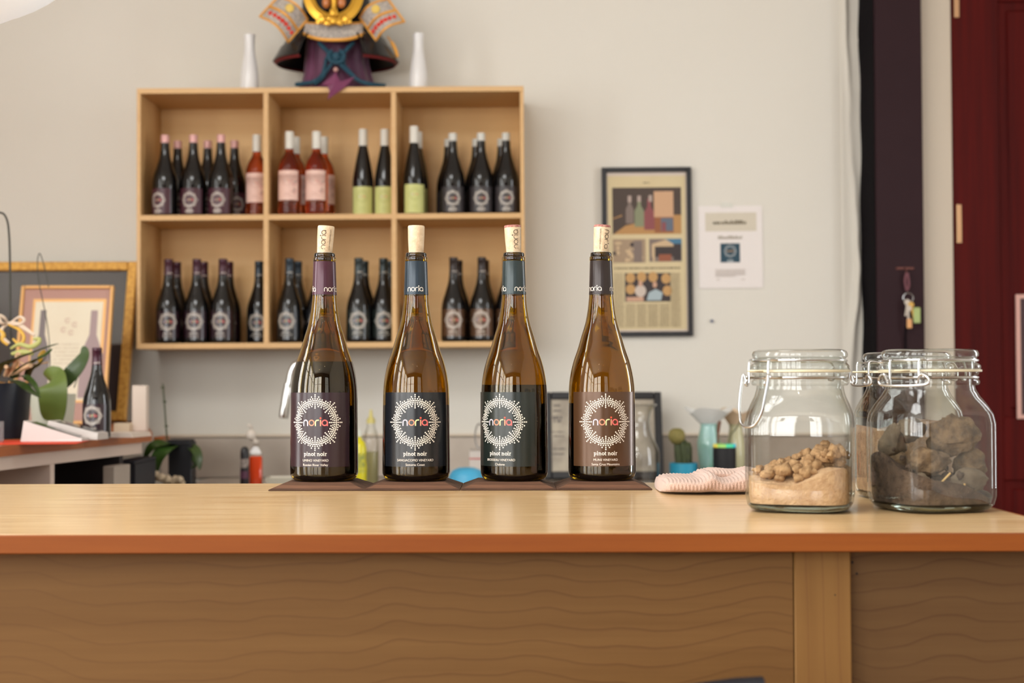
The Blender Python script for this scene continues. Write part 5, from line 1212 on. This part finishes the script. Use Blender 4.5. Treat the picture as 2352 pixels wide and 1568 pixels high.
# card terminals, red folder, clear holder
M_devw = mat('white_plastic', (204, 194, 188), 0.35); M_devb = mat('black_screen', (30, 34, 32), 0.12)
def wedge(name, lab, px, Yc, L_, W_, h0, h1, rz):
    t = thing(name, lab, 'terminal', (X(px, Yc, 1000), Yc, SZ+0.0032), rz)
    MB().add([(0, -W_/2, 0), (L_, -W_/2, 0), (L_, W_/2, 0), (0, W_/2, 0), (0.006, -W_/2+0.003, h0), (L_, -W_/2+0.003, h1), (L_, W_/2-0.003, h1), (0.006, W_/2-0.003, h0)],
             [(3, 2, 1, 0), (4, 5, 6, 7), (0, 1, 5, 4), (1, 2, 6, 5), (2, 3, 7, 6), (3, 0, 4, 7)]).build('housing', M_devw, t, smooth=False)
    s_ = (h1-h0)/(L_-0.006)
    f = lambda x, y: (x, y, h0+(x-0.006)*s_+0.0012)
    MB().add([f(0.02, -W_/2+0.014), f(L_-0.012, -W_/2+0.014), f(L_-0.012, W_/2-0.014), f(0.02, W_/2-0.014)], [(0, 1, 2, 3)]).build('screen', M_devb, t, smooth=False)
    return t
wedge('card_terminal', 'white wedge card terminal nearest the navy pot', 58, 3.36, 0.140, 0.075, 0.048, 0.006, rad(3))
t = wedge('card_terminal', 'white slanted card reader in front of the small bottle', 118, 3.46, 0.130, 0.07, 0.046, 0.016, rad(-6))
fo = MB().box((-0.20, -0.09, 0), (0.165, 0.10, 0.003), 0.001).build('red_folder', mat('red_folder', (222, 66, 34), 0.5)); fo.location = (X(0, 3.24, 1010), 3.30, SZ+0.0003); fo.rotation_euler = (0, 0, rad(8)); tag(fo, 'flat orange-red folder lying under the card terminals', 'folder')
ch_ = thing('acrylic_holder', 'clear acrylic card holder at the far left edge of the counter', 'holder', (X(-8, 3.30, 1000), 3.27, SZ+0.0035))
M_acr = thin_glass('clear_acrylic', (200, 216, 232), refl=1.4, edge=0.6)
for a_, b_ in (((-0.02, 0, 0), (0.02, 0.002, 0.048)), ((-0.02, 0.02, 0), (0.02, 0.022, 0.048)), ((0.0185, 0.0021, 0), (0.02, 0.0199, 0.048))): MB().box(a_, b_).build('pane', M_acr, ch_, smooth=False)

# ================================================================== back counter with sink behind the bar
BZ = 0.79
M_steel = mat('brushed_steel', (176, 164, 152), 0.38, metal=0.7, noise=0.5, nscale=6, rgb2=(150, 138, 126)); M_chrome = mat('chrome', (224, 224, 224), 0.08, metal=1.0)
M_bc = mat('back_counter_white', (206, 194, 178), 0.5)
bc = thing('back_counter', 'steel-topped sink counter along the back wall behind the bar', 'counter', (0, 0, 0))
bxa, bxb = -1.12, X(1960, 5.2, 1000)
MB().box((bxa, 4.45, BZ-0.03), (bxb, BWY-0.02, BZ), 0.003).build('worktop', M_steel, bc)
MB().box((bxa+0.02, 4.5, 0.0), (bxb-0.02, BWY-0.03, BZ-0.0305)).build('base_cabinet', M_bc, bc, smooth=False)
zs = Z(1004, 5.27, 800)
for k in range(4):
    x0 = -1.30+(bxb+1.30)*k/4; x1 = -1.30+(bxb+1.30)*(k+1)/4-0.002
    MB().box((x0, BWY-0.018, BZ+0.0005), (x1, BWY-0.002, zs), 0.002).build('splash_panel', M_steel, bc)
MB().box((-1.30, BWY-0.022, zs+0.0005), (bxb, BWY-0.001, zs+0.012), 0.004).build('ledge_strip', mat('ledge_cream', (222, 206, 186), 0.5), bc)
MB().box((X(352, 4.7, 1008), 4.70, Z(1015, 4.7, 360)), (X(373, 4.7, 1008), 4.80, Z(1003, 4.7, 360)), 0.002).build('end_board', M_sidetop, sc_)
def P3(px, py, Y): p = at(px, py, Y); return (p.x, p.y, p.z)
def lath(name, lab, cat, px, Yc, prof, m, z0=BZ, seg=36, group=None, ang=50):
    """prof: (half width px, y px) from bottom to top; stands on z0"""
    s_ = Yc/FPX; pr = [(hw*s_, Z(py, Yc, px)-z0) for hw, py in prof]; pr = [(pr[0][0]*0.96, 0.0)]+[(r, max(z, 0.002)) for r, z in pr]
    o = MB().lathe([(0, 0)]+pr+[(0, pr[-1][1])], seg).build(name, m, None, ang=ang); o.location = (X(px, Yc, 1050), Yc, z0+0.0008)
    return tag(o, lab, cat, group) if lab else o
# orchid in a black pot behind the bar
def square_pot():
    t = thing('potted_orchid', 'bare orchid in a black square pot behind the bar', 'plant', (0, 0, 0)); Yc = 4.62
    x0, x1 = X(386, Yc, 1050), X(440, Yc, 1050); zt = Z(1014, Yc, 410)
    MB().box((x0, Yc, BZ+0.001), (x1, Yc+0.07, zt), 0.003).build('pot', mat('black_pot', (16, 17, 24), 0.5), t)
    MB().box((x0-0.002, Yc-0.003, zt-0.012), (x1-0.006, Yc+0.073, zt+0.006), 0.002).build('pot_rim', mat('black_pot', (0,0,0)), t)
    MB().tube(catmull([P3(384, 1012, Yc), P3(381, 975, Yc), P3(378, 930, Yc), P3(374, 880, Yc)], 6), [0.0028]*18+[0.0016], 8).build('flower_stake', mat('green_stake', (70, 76, 50), 0.6), t)
    for px, py in ((374, 890), (378, 922), (382, 978)): MB().blob(P3(px, py, Yc), 0.0045, seed=px, amp=0.2, sub=1, sq=(1.5, 1, 0.8)).build('stem_node', mat('green_stake', (0,0,0)), t)
    for pts, wd in (([(400, 1020, Yc+0.02), (376, 1016, Yc-0.03), (348, 1026, Yc-0.06), (330, 1056, Yc-0.07)], 0.022), ([(402, 1022, Yc+0.02), (380, 1030, Yc-0.05), (360, 1056, Yc-0.08), (352, 1100, Yc-0.09)], 0.028),
                    ([(425, 1020, Yc+0.03), (446, 1030, Yc), (456, 1050, Yc-0.02), (458, 1078, Yc-0.03)], 0.016), ([(425, 1024, Yc+0.03), (440, 1040, Yc+0.02), (452, 1062, Yc), (440, 1075, Yc)], 0.012)):
        lf(t, pts, wd, M_leaf if wd < 0.02 else mat('orchid_leaf_mid', (58, 92, 32), 0.4, noise=0.6, nscale=14, rgb2=(18, 24, 18)), 0.15, up=Vector((0, -0.6, 1)))
    return t
square_pot()
# knobbly coral piece on a small stand at the left
co = thing('coral_piece', 'knobbly cream coral lump just behind the bar edge', 'coral', (0, 0, 0)); rr = random.Random(21)
M_coral = mat('cream_coral', (222, 204, 176), 0.85, noise=0.6, nscale=80, rgb2=(190, 166, 134), bump=0.8, bscale=200)
cm_ = MB()
for k in range(22):
    t_ = k/21; px = 340+78*t_; py = 1102-14*math.exp(-((t_-0.22)/0.2)**2)+rr.uniform(-4, 6)+3*t_; cm_.blob(P3(px, py, 4.49+rr.uniform(-0.01, 0.01)), rr.uniform(0.008, 0.013), seed=k, amp=0.25, sub=1)
cz0 = min(v[2] for v in cm_.v); cm_.box((X(338, 4.49, 1100), 4.47, BZ+0.001), (X(418, 4.49, 1100), 4.51, cz0+0.012), 0.004); stuff_o = cm_.build('coral_body', M_coral, co, ang=80)
# soap bottles
sb_ = thing('soap_bottle', 'black rounded soap bottle with pale label beside the sink', 'bottle', (X(562, 4.72, 1050), 4.72, BZ+0.001)); s_ = 4.72/FPX
MB().lathe([(0, 0), (9.5*s_, 0), (10*s_, 0.005), (10*s_, Z(1040, 4.72)-BZ), (8.6*s_, Z(1030, 4.72)-BZ), (5*s_, Z(1025, 4.72)-BZ), (0, Z(1024, 4.72)-BZ)], 32).build('body', mat('black_soap', (24, 20, 24), 0.3), sb_)
MB().lathe([(10.2*s_, Z(1073, 4.72)-BZ), (10.2*s_, Z(1052, 4.72)-BZ)], 32, cap0=False, cap1=False).build('label', mat('pale_soap_label', (176, 160, 150), 0.5, noise=1.0, nscale=80, rgb2=(70, 60, 62)), sb_)
MB().lathe([(10.15*s_, Z(1098, 4.72)-BZ), (10.15*s_, Z(1080, 4.72)-BZ)], 32, cap0=False, cap1=False).build('lower_label', mat('plum_soap_label', (84, 44, 66), 0.5), sb_)
ob = thing('hand_soap_dispenser', 'orange-red hand soap in a clear pump bottle by the sink', 'bottle', (X(588, 4.78, 1050), 4.78, BZ+0.001)); s_ = 4.78/FPX; zz = lambda py: Z(py, 4.78)-BZ
MB().box((-14*s_, -0.016, 0), (14*s_, 0.016, zz(1046)), 0.005).build('orange_soap', mat('orange_soap', (232, 70, 14), 0.2, coat=0.4), ob)
MB().rings([[(x*a_, y*b_, z) for x, y in ((-1, -1), (1, -1), (1, 1), (-1, 1))] for a_, b_, z in ((14*s_, 0.016, zz(1045.5)), (13*s_, 0.014, zz(1040)), (5*s_, 0.007, zz(1024)), (5*s_, 0.007, zz(1016)))]).build('clear_shoulder', thin_glass('clear_plastic', (226, 214, 204), refl=1.0, edge=0.7), ob, smooth=False)
MB().lathe([(0, zz(1016)), (7*s_, zz(1016)), (7.5*s_, zz(1010)), (0, zz(1009.5))], 24).build('collar', mat('white_pump', (214, 202, 190), 0.4), ob)
pmp = MB().blob((-11*s_, 0, zz(998)), 11.5*s_, seed=1, amp=0.02, sub=3, sq=(1, 0.8, 1.1)); pmp.tube(catmull([(-11*s_, 0, zz(986)), (-11*s_, -0.004, zz(978)), (-15*s_, -0.006, zz(975)), (-18*s_, -0.008, zz(978))], 4), 0.0045, 8); pmp.tube([(0, 0, zz(1010)), (-8*s_, 0, zz(1004))], 0.005, 8); pmp.build('pump_head', mat('white_pump', (0,0,0)), ob)
# faucet
fa = thing('kitchen_faucet', 'chrome gooseneck faucet partly behind the leftmost bar bottle', 'faucet', (X(712, 4.9, 950), 4.9, BZ+0.0008)); fx, fz = fa.location.x, fa.location.z
fp = lambda px, py, d=0.0: (at(px, py, 4.9).x-fx, d, at(px, py, 4.9).z-fz)
MB().lathe([(0, 0), (0.03, 0), (0.03, 0.008), (0.02, 0.014), (0.02, 0.07), (0.0145, 0.075), (0, 0.076)], 32).build('faucet_base', M_chrome, fa)
MB().tube([(0, 0, 0.07)]+catmull([(0, 0, 0.16), fp(712, 880), fp(706, 848), fp(692, 834), fp(676, 840), fp(667, 862), fp(664, 882)], 6), 0.0115, 14).build('spout', M_chrome, fa)
MB().tube([fp(663, 880), fp(661.5, 888)], 0.0150, 16).build('spout_collar', M_chrome, fa)
MB().tube([fp(661.5, 889), fp(659, 905), fp(653, 945), fp(651, 960)], [0.0145, 0.016, 0.0175, 0.0165], 16).build('spray_head', M_chrome, fa)
MB().tube([(0.018, 0, 0.05), (0.05, -0.004, 0.062), (0.085, -0.006, 0.075)], [0.008, 0.007, 0.006], 10).build('handle', M_chrome, fa)
tr = thing('white_tray', 'shallow white tray by the sink next to the faucet', 'tray', (X(645, 4.75, 1095), 4.75, BZ+0.0008)); s_ = 4.75/FPX
zt_ = Z(1094, 4.75)-BZ
MB().rings([[(x*a_, y*b_, z) for x, y in ((-1, -1), (1, -1), (1, 1), (-1, 1))] for a_, b_, z in ((26*s_, 0.04, 0), (30*s_, 0.05, zt_), (29*s_, 0.048, zt_), (25*s_, 0.038, 0.004))]).build('tray_shell', mat('white_melamine', (214, 206, 188), 0.4), tr, smooth=False)
# dish soap, clear bottle
ds = thing('dish_soap', 'yellow-green dish soap bottle between first and second bar bottles', 'bottle', (X(826, 4.7, 1050), 4.7, BZ+0.001)); s_ = 4.7/FPX; zz = lambda py: Z(py, 4.7)-BZ
MB().lathe([(0, 0), (15*s_, 0), (16*s_, 0.008), (17*s_, zz(1075)), (14.5*s_, zz(1050)), (16*s_, zz(1030)), (12*s_, zz(1015)), (5*s_, zz(1008)), (5*s_, zz(1002)), (0, zz(1002))], 32).build('body', mat('yellow_soap', (226, 214, 30), 0.25, coat=0.4), ds)
MB().lathe([(5.5*s_, zz(1002)), (5.5*s_, zz(992)), (3*s_, zz(990)), (3*s_, zz(984)), (0, zz(984))], 20).build('cap', mat('soap_cap', (224, 226, 214), 0.4), ds)
lb_ = label_patch(16.8*s_, zz(1085), zz(1040), rad(50), 14).build('label', mat('soap_label', (118, 136, 84), 0.5, noise=1.0, nscale=60, rgb2=(220, 210, 60)), ds)
cb_ = thing('clear_squeeze_bottle', 'clear plastic squeeze bottle with yellow tip behind the bar', 'bottle', (X(852, 4.85, 1050), 4.85, BZ+0.001)); s_ = 4.85/FPX; zz = lambda py: Z(py, 4.85)-BZ
MB().lathe([(17*s_, 0), (18*s_, 0.01), (18*s_, zz(1010)), (14*s_, zz(992)), (9*s_, zz(980)), (9*s_, zz(972))], 32, cap0=True, cap1=False).build('body', thin_glass('hazy_plastic', (218, 214, 188), refl=0.8, edge=0.55, rough=0.15), cb_)
MB().lathe([(15*s_, 0.004), (16.5*s_, 0.012), (16.5*s_, zz(1036)), (0, zz(1036))], 28).build('liquid', mat('pale_liquid', (206, 198, 142), 0.2, trans=0.4), cb_)
MB().lathe([(10*s_, zz(972)), (10*s_, zz(962)), (5*s_, zz(958)), (2.5*s_, zz(940)), (0, zz(940))], 24).build('tip', mat('yellow_tip', (214, 200, 120), 0.4), cb_)
# blue bowl upside down, spiral pad
bb = MB().lathe([(44/FPX*4.62, 0), (43/FPX*4.62, 0.012), (40/FPX*4.62, Z(1090, 4.62)-BZ), (33/FPX*4.62, Z(1080, 4.62)-BZ), (18/FPX*4.62, Z(1074, 4.62)-BZ), (0, Z(1073, 4.62)-BZ)], 48).build('blue_bowl', mat('sky_blue_plastic', (74, 172, 214), 0.4)); bb.location = (X(1072, 4.62, 1090), 4.62, BZ+0.001)
tag(bb, 'upturned sky blue bowl seen between second and third bar bottles', 'bowl')
np_ = thing('spiral_pad', 'white pad with red stripe and ring, left of third bar bottle', 'notepad', (X(1098, 4.95, 1060), 4.95, BZ+0.001)); s_ = 4.95/FPX; zz = lambda py: Z(py, 4.95)-BZ
MB().box((-20*s_, 0, 0), (20*s_, 0.02, zz(1034)), 0.002).build('pad', mat('white_pad', (214, 204, 196), 0.5), np_)
MB().box((-20*s_, -0.0012, zz(1055)), (20*s_, -0.0002, zz(1052))).build('red_stripe', mat('red_stripe', (196, 84, 80), 0.5), np_)
for k in range(7): MB().tube([(-16*s_+k*5.4*s_, 0.01+0.012*cos(a_), zz(1034)+0.006*sin(a_)) for a_ in [2*pi*j/12 for j in range(12)]], 0.0011, 6, closed=True).build('spiral_ring', M_wire, np_)
MB().tube([(0.004+10*s_*cos(a_), 0.03, zz(1002)+28*s_*sin(a_)) for a_ in [2*pi*j/28 for j in range(28)]], 0.0028, 8, closed=True).build('hanging_ring', M_wire, np_)
# black-framed notice and carafe
pf, PW, PL = leaning('black_framed_notice', 'black-framed grey notice standing behind the two right bar bottles', 'picture', 1250, 1525, 5.06, 5.15, 904, 0.027, 0.022, M_blkframe, None, z0=BZ)
MB().box((0.024, 0.008, 0.024), (PW-0.024, 0.014, PL-0.024)).build('sheet', mat('grey_sheet', (196, 184, 164), 0.25, noise=0.8, nscale=9, rgb2=(128, 118, 108), coat=0.4), pf)
tb = MB(); k_ = 5.1/FPX
for r_, (y, w_, h) in enumerate(((938, 20, 5), (950, 16, 4), (968, 22, 7), (976, 16, 6), (1000, 30, 3), (1010, 30, 3), (1040, 32, 3), (1052, 32, 3))):
    for q_ in bars(w_*k_, h*k_, 0, r_+90): tb.add([(x+(1281-1250)*k_, 0.0072, z+PL-(y-904)*k_) for x, z in q_[0]], q_[1])
stuff(tb.build('printed_text', mat('notice_ink', (104, 96, 92), 0.5), pf, smooth=False))
M_carafe = thin_glass('carafe_glass', (206, 210, 204), refl=1.5, edge=0.42)
ca = thing('glass_carafe', 'clear flared glass carafe in front of the black-framed notice', 'carafe', (X(1466, 4.66, 1000), 4.66, BZ+0.001)); s_ = 4.66/FPX; zz = lambda py: Z(py, 4.66)-BZ
prf = smooth_prof([(46*s_, 0.0), (48*s_, 0.02), (48*s_, zz(1050)), (45*s_, zz(1030)), (34*s_, zz(1005)), (27*s_, zz(980)), (27*s_, zz(962)), (31*s_, zz(945)), (41*s_, zz(931))], 4)
MB().lathe([(0, 0.003)]+prf, 48, cap1=False).build('carafe_wall', M_carafe, ca, ang=80)
MB().tube([(41*s_*cos(a_), 41*s_*sin(a_), zz(931)) for a_ in [2*pi*j/40 for j in range(40)]], 0.0022, 8, closed=True).build('carafe_rim', thin_glass('rim_glass', (180, 186, 182), refl=2.0, edge=0.5), ca)
MB().lathe([(0, 0.002), (44*s_, 0.002), (46*s_, 0.010), (30*s_, 0.013), (0, 0.014)], 40).build('carafe_base', M_jarbase, ca)
# cactus
cz_ = thing('potted_cactus', 'grafted cactus with a round tan top in a blue pot', 'plant', (X(1570, 4.72, 1050), 4.72, BZ+0.001)); s_ = 4.72/FPX; zz = lambda py: Z(py, 4.72)-BZ
MB().lathe([(0, 0), (31*s_, 0), (33*s_, zz(1064)), (30*s_, zz(1064)), (29*s_, zz(1070)), (0, zz(1070))], 40).build('pot', mat('turquoise_pot', (42, 150, 182), 0.4), cz_, ang=50)
M_cac = mat('cactus_green', (62, 72, 32), 0.6, noise=0.7, nscale=60, rgb2=(36, 44, 22))
st_ = MB().lathe([(15*s_, zz(1070)), (15*s_, zz(1045)), (13*s_, zz(1015)), (8*s_, zz(1006)), (0, zz(1005))], 36, fr=lambda a_: 1+0.22*cos(5*a_)); st_.v = [(x+(-9+3*(1-z/zz(1005))*4)*s_, y, z) for x, y, z in st_.v]; st_.build('cactus_stem', M_cac, cz_, ang=60)
s2 = MB().lathe([(9*s_, zz(1070)), (9*s_, zz(1030)), (6*s_, zz(1018)), (0, zz(1016))], 30, fr=lambda a_: 1+0.22*cos(5*a_)); s2.v = [(x+8*s_, y-0.01, z) for x, y, z in s2.v]; s2.build('cactus_shoot', M_cac, cz_, ang=60)
MB().lathe([(0, zz(1022)), (10*s_, zz(1020)), (17*s_, zz(1010)), (18.5*s_, zz(1001)), (16*s_, zz(991)), (9*s_, zz(985)), (0, zz(984))], 60, fr=lambda a_: 1+0.06*cos(15*a_), M=Matrix.Translation((-16*s_, -0.01, 0))).build('cactus_top', mat('cactus_tan', (146, 132, 76), 0.7, noise=0.8, nscale=50, rgb2=(112, 106, 52)), cz_, ang=60)
# tulip-lipped glass vases
def tulip(name, lab, px, Yc, prof, body_m, lip_m, lip_px, ph):
    t = thing(name, lab, 'vase', (X(px, Yc, 1000), Yc, BZ+0.001)); s_ = Yc/FPX; zz = lambda py: Z(py, Yc)-BZ
    pr = smooth_prof([(hw*s_, zz(py)) for hw, py in prof], 3); pr[0] = (pr[0][0], 0.0)
    MB().lathe([(0, 0)]+pr, 40, cap1=False).build('vase_body', body_m, t, ang=80)
    top = prof[-1]; N_ = 64
    def lip(u, v):
        a_ = 2*pi*u; hw = top[0]+(lip_px-top[0])*v*(1+0.18*sin(3*a_+ph)); py = top[1]-(32*v+6*v*v*sin(3*a_+ph)+2*v*sin(5*a_)); k__ = 0.0
        return (hw*s_*cos(a_), hw*s_*sin(a_)*0.8, zz(py))
    m = MB().grid(lip, N_, 8); m.v += [(x*0.97, y*0.97, z-0.002) for x, y, z in m.v]; n0 = (N_+1)*9; m.f += [tuple(i+n0 for i in f[::-1]) for f in m.f]; m.m = [0]*len(m.f); m.build('ruffled_lip', lip_m, t, ang=80)
    return t
def opal(name, rgb):
    m = bpy.data.materials.new(name); m.use_nodes = True; N = m.node_tree.nodes; L = m.node_tree.links; b = N['Principled BSDF']; o_ = N['Material Output']
    b.inputs['Base Color'].default_value = (*lin(rgb), 1); b.inputs['Roughness'].default_value = 0.15
    tl = N.new('ShaderNodeBsdfTranslucent'); tl.inputs[0].default_value = (*lin(rgb), 1); tp = N.new('ShaderNodeBsdfTransparent')
    mx = N.new('ShaderNodeMixShader'); mx.inputs[0].default_value = 0.3; m2 = N.new('ShaderNodeMixShader'); m2.inputs[0].default_value = 0.12
    L.new(b.outputs[0], mx.inputs[1]); L.new(tl.outputs[0], mx.inputs[2]); L.new(mx.outputs[0], m2.inputs[1]); L.new(tp.outputs[0], m2.inputs[2]); L.new(m2.outputs[0], o_.inputs[0]); return m
M_opal = opal('opal_glass', (254, 254, 252)); M_mint = mat('mint_glass', (164, 204, 200), 0.12, coat=0.6, noise=1.0, nscale=14, stretch=(1, 1, 0.5), rgb2=(120, 176, 136))
tulip('tulip_vase', 'opal white and mint glass vase with ruffled lip beside the cactus', 1628, 4.85, [(16, 1112), (20, 1090), (25, 1050), (27, 1020), (23, 1000), (19, 982), (20, 974)], M_mint, M_opal, 54, 0.4)
tulip('tulip_vase', 'peach and cream glass vase with ruffled lip half behind left jar', 1690, 4.95, [(14, 1112), (20, 1080), (22, 1040), (18, 1005), (15, 985), (16, 976)], mat('cream_glass', (206, 200, 160), 0.15, coat=0.5), opal('peach_glass', (244, 220, 190)), 40, 2.2)
br = thing('brown_twig', 'thin dark brown twig standing between the two glass vases', 'twig', (0, 0, 0))
MB().tube(catmull([(X(1650, 4.78, 1020), 4.78, BZ+0.002), P3(1650, 1040, 4.78), P3(1649, 1000, 4.78), P3(1651, 978, 4.78), P3(1654, 966, 4.78)], 5), [0.004]*12+[0.006]*7+[0.004]*2, 8).build('twig_stem', mat('twig_brown', (112, 74, 54), 0.7), br)
MB().tube(catmull([(X(1672, 4.80, 1020), 4.80, BZ+0.002), P3(1676, 1010, 4.80), P3(1690, 985, 4.80), P3(1702, 965, 4.80)], 5), 0.0026, 8).build('twig_branch', mat('olive_stem', (110, 106, 78), 0.7), br)
# speaker with coloured light ring
sk = thing('smart_speaker', 'black cylinder speaker with a rainbow light ring on top', 'speaker', (X(1664, 4.68, 1050), 4.68, BZ+0.001)); s_ = 4.68/FPX; zz = lambda py: Z(py, 4.68)-BZ
MB().lathe([(0, 0), (25.5*s_, 0), (26.5*s_, 0.003), (26.5*s_, zz(1029)), (0, zz(1029))], 40).build('body', mat('black_mesh', (20, 20, 24), 0.6), sk)
ringc = [(214, 196, 80), (150, 200, 100), (70, 200, 150), (50, 190, 220)]
for k in range(4):
    a0_, a1_ = pi+k*pi/4, pi+(k+1)*pi/4
    for q_ in (0, 1):
        aa, bb_ = (a0_, a1_) if q_ == 0 else (2*pi-a1_, 2*pi-a0_)
        R_ = []
        for j in range(9):
            a_ = aa+(bb_-aa)*j/8; R_.append([(r*cos(a_), r*sin(a_), z) for r, z in ((26*s_, zz(1028.5)), (26*s_, zz(1021.5)), (24*s_, zz(1021.0)), (24*s_, zz(1028.5)))])
        MB().rings(R_).build('light_ring', mat('ring_light_%d' % k, ringc[k], 0.4, emit=0.35), sk)
MB().lathe([(0, zz(1022.5)), (23.8*s_, zz(1022.5)), (23.8*s_, zz(1021.8)), (0, zz(1021.5))], 36).build('top_disc', mat('black_mesh', (0,0,0)), sk)
MB().lathe([(0.0, 0), (0.004, 0), (0.004, 0.0012), (0, 0.0012)], 14, M=Matrix.Translation((13*s_, -23.2*s_, zz(1080))) @ Matrix.Rotation(pi/2, 4, 'X')).build('button', mat('grey_button', (120, 118, 126), 0.4), sk)

# ================================================================== pendant lamp, upper left
LY = 2.2; lc = at(-133, -318, LY); lr = 392/FPX*LY
pl_ = thing('pendant_lamp', 'white paper pendant lamp hanging at the upper left corner', 'lamp', (lc.x, LY, lc.z))
M_shade = mat('paper_shade', (242, 245, 246), 0.7, emit=0.4)  # glow added so the shade reads white
n_ = 12
for k in range(n_):
    a0_ = 2*pi*k/n_; sh = MB()
    def petal(u, v):
        th = 0.2+(pi-0.24)*v; a_ = a0_+(u*1.10)*2*pi/n_; rr_ = lr*(0.985+0.025*u); return (rr_*sin(th)*cos(a_), rr_*sin(th)*sin(a_), rr_*cos(th)*0.96)
    sh.grid(petal, 10, 28); sh.build('shade_panel', M_shade, pl_, ang=80)
MB().tube([(0, 0, lr*0.9), (0, 0, CEIL-lc.z-0.02)], 0.004, 8).build('cord', mat('white_cord', (220, 220, 214), 0.5), pl_)
MB().lathe([(0, CEIL-lc.z-0.03), (0.05, CEIL-lc.z-0.03), (0.05, CEIL-lc.z-0.0005), (0, CEIL-lc.z-0.0005)], 24).build('ceiling_rose', mat('white_cord', (0,0,0)), pl_)

# ================================================================== dark chair in front of the bar
cx_ = X(1660, 1.10, 1560); czt = Z(1538, 1.10, 1735)
chr_ = thing('dark_chair', 'black chair whose back rail tip shows at the bottom edge', 'chair', (cx_, 0.95, 0), rad(0))
M_chair = mat('black_chair_paint', (12, 12, 20), 0.5, spec=0.25)
def brail(u, v):
    t_ = 2*u-1; return (0.0, 0, 0)
R_ = []
for j in range(21):
    t_ = -1+2*j/20; x = X(1742, 1.10, 1560)-cx_-0.20+0.20*t_; y = 0.15-0.03*t_*t_; top = czt-0.075*(1-((t_+1)/2))-0.0015*max(0, (t_-0.9))*10
    R_.append([(x, y, top-0.07), (x, y+0.018, top-0.07), (x, y+0.018, top-0.003), (x, y+0.014, top), (x, y+0.004, top), (x, y, top-0.003)])
MB().rings(R_).build('back_rail', M_chair, chr_, ang=40)
for s__ in (-1, 1):
    x = X(1742, 1.10, 1560)-cx_-0.20+0.185*s__
    MB().tube([(x, 0.13, 0.0), (x, 0.11, 0.45), (x, 0.135, czt-0.06)], 0.014, 10).build('back_leg', M_chair, chr_); MB().tube([(x, -0.26, 0.0), (x, -0.25, 0.45)], 0.014, 10).build('front_leg', M_chair, chr_)
for k in range(3):
    x = X(1742, 1.10, 1560)-cx_-0.20+0.09*(k-1); MB().tube([(x, 0.12, 0.46), (x, 0.15, czt-0.085)], 0.008, 8).build('spindle', M_chair, chr_)
xm = X(1742, 1.10, 1560)-cx_-0.20
MB().box((xm-0.21, -0.28, 0.45), (xm+0.21, 0.14, 0.475), 0.008).build('seat', M_chair, chr_)

# ================================================================== small ceiling spots behind the camera
for k, (x, y) in enumerate(((-1.3, -3.2), (-0.9, -2.3), (0.5, -2.6))):
    t = thing('ceiling_spot', ('front left', 'middle left', 'right')[k]+' small round ceiling spotlight behind the viewer', 'lamp', (x, y, CEIL-0.001), 0, 'ceiling spots')
    MB().lathe([(0.07, 0), (0.07, -0.05), (0.06, -0.055), (0.058, -0.04), (0.0, -0.04)], 28).build('housing', mat('spot_white', (220, 218, 212), 0.4), t)
    MB().lathe([(0, -0.046), (0.05, -0.046), (0.05, -0.042), (0, -0.042)], 24).build('bulb', mat('spot_bulb', (255, 246, 232), 0.5, emit=30), t)
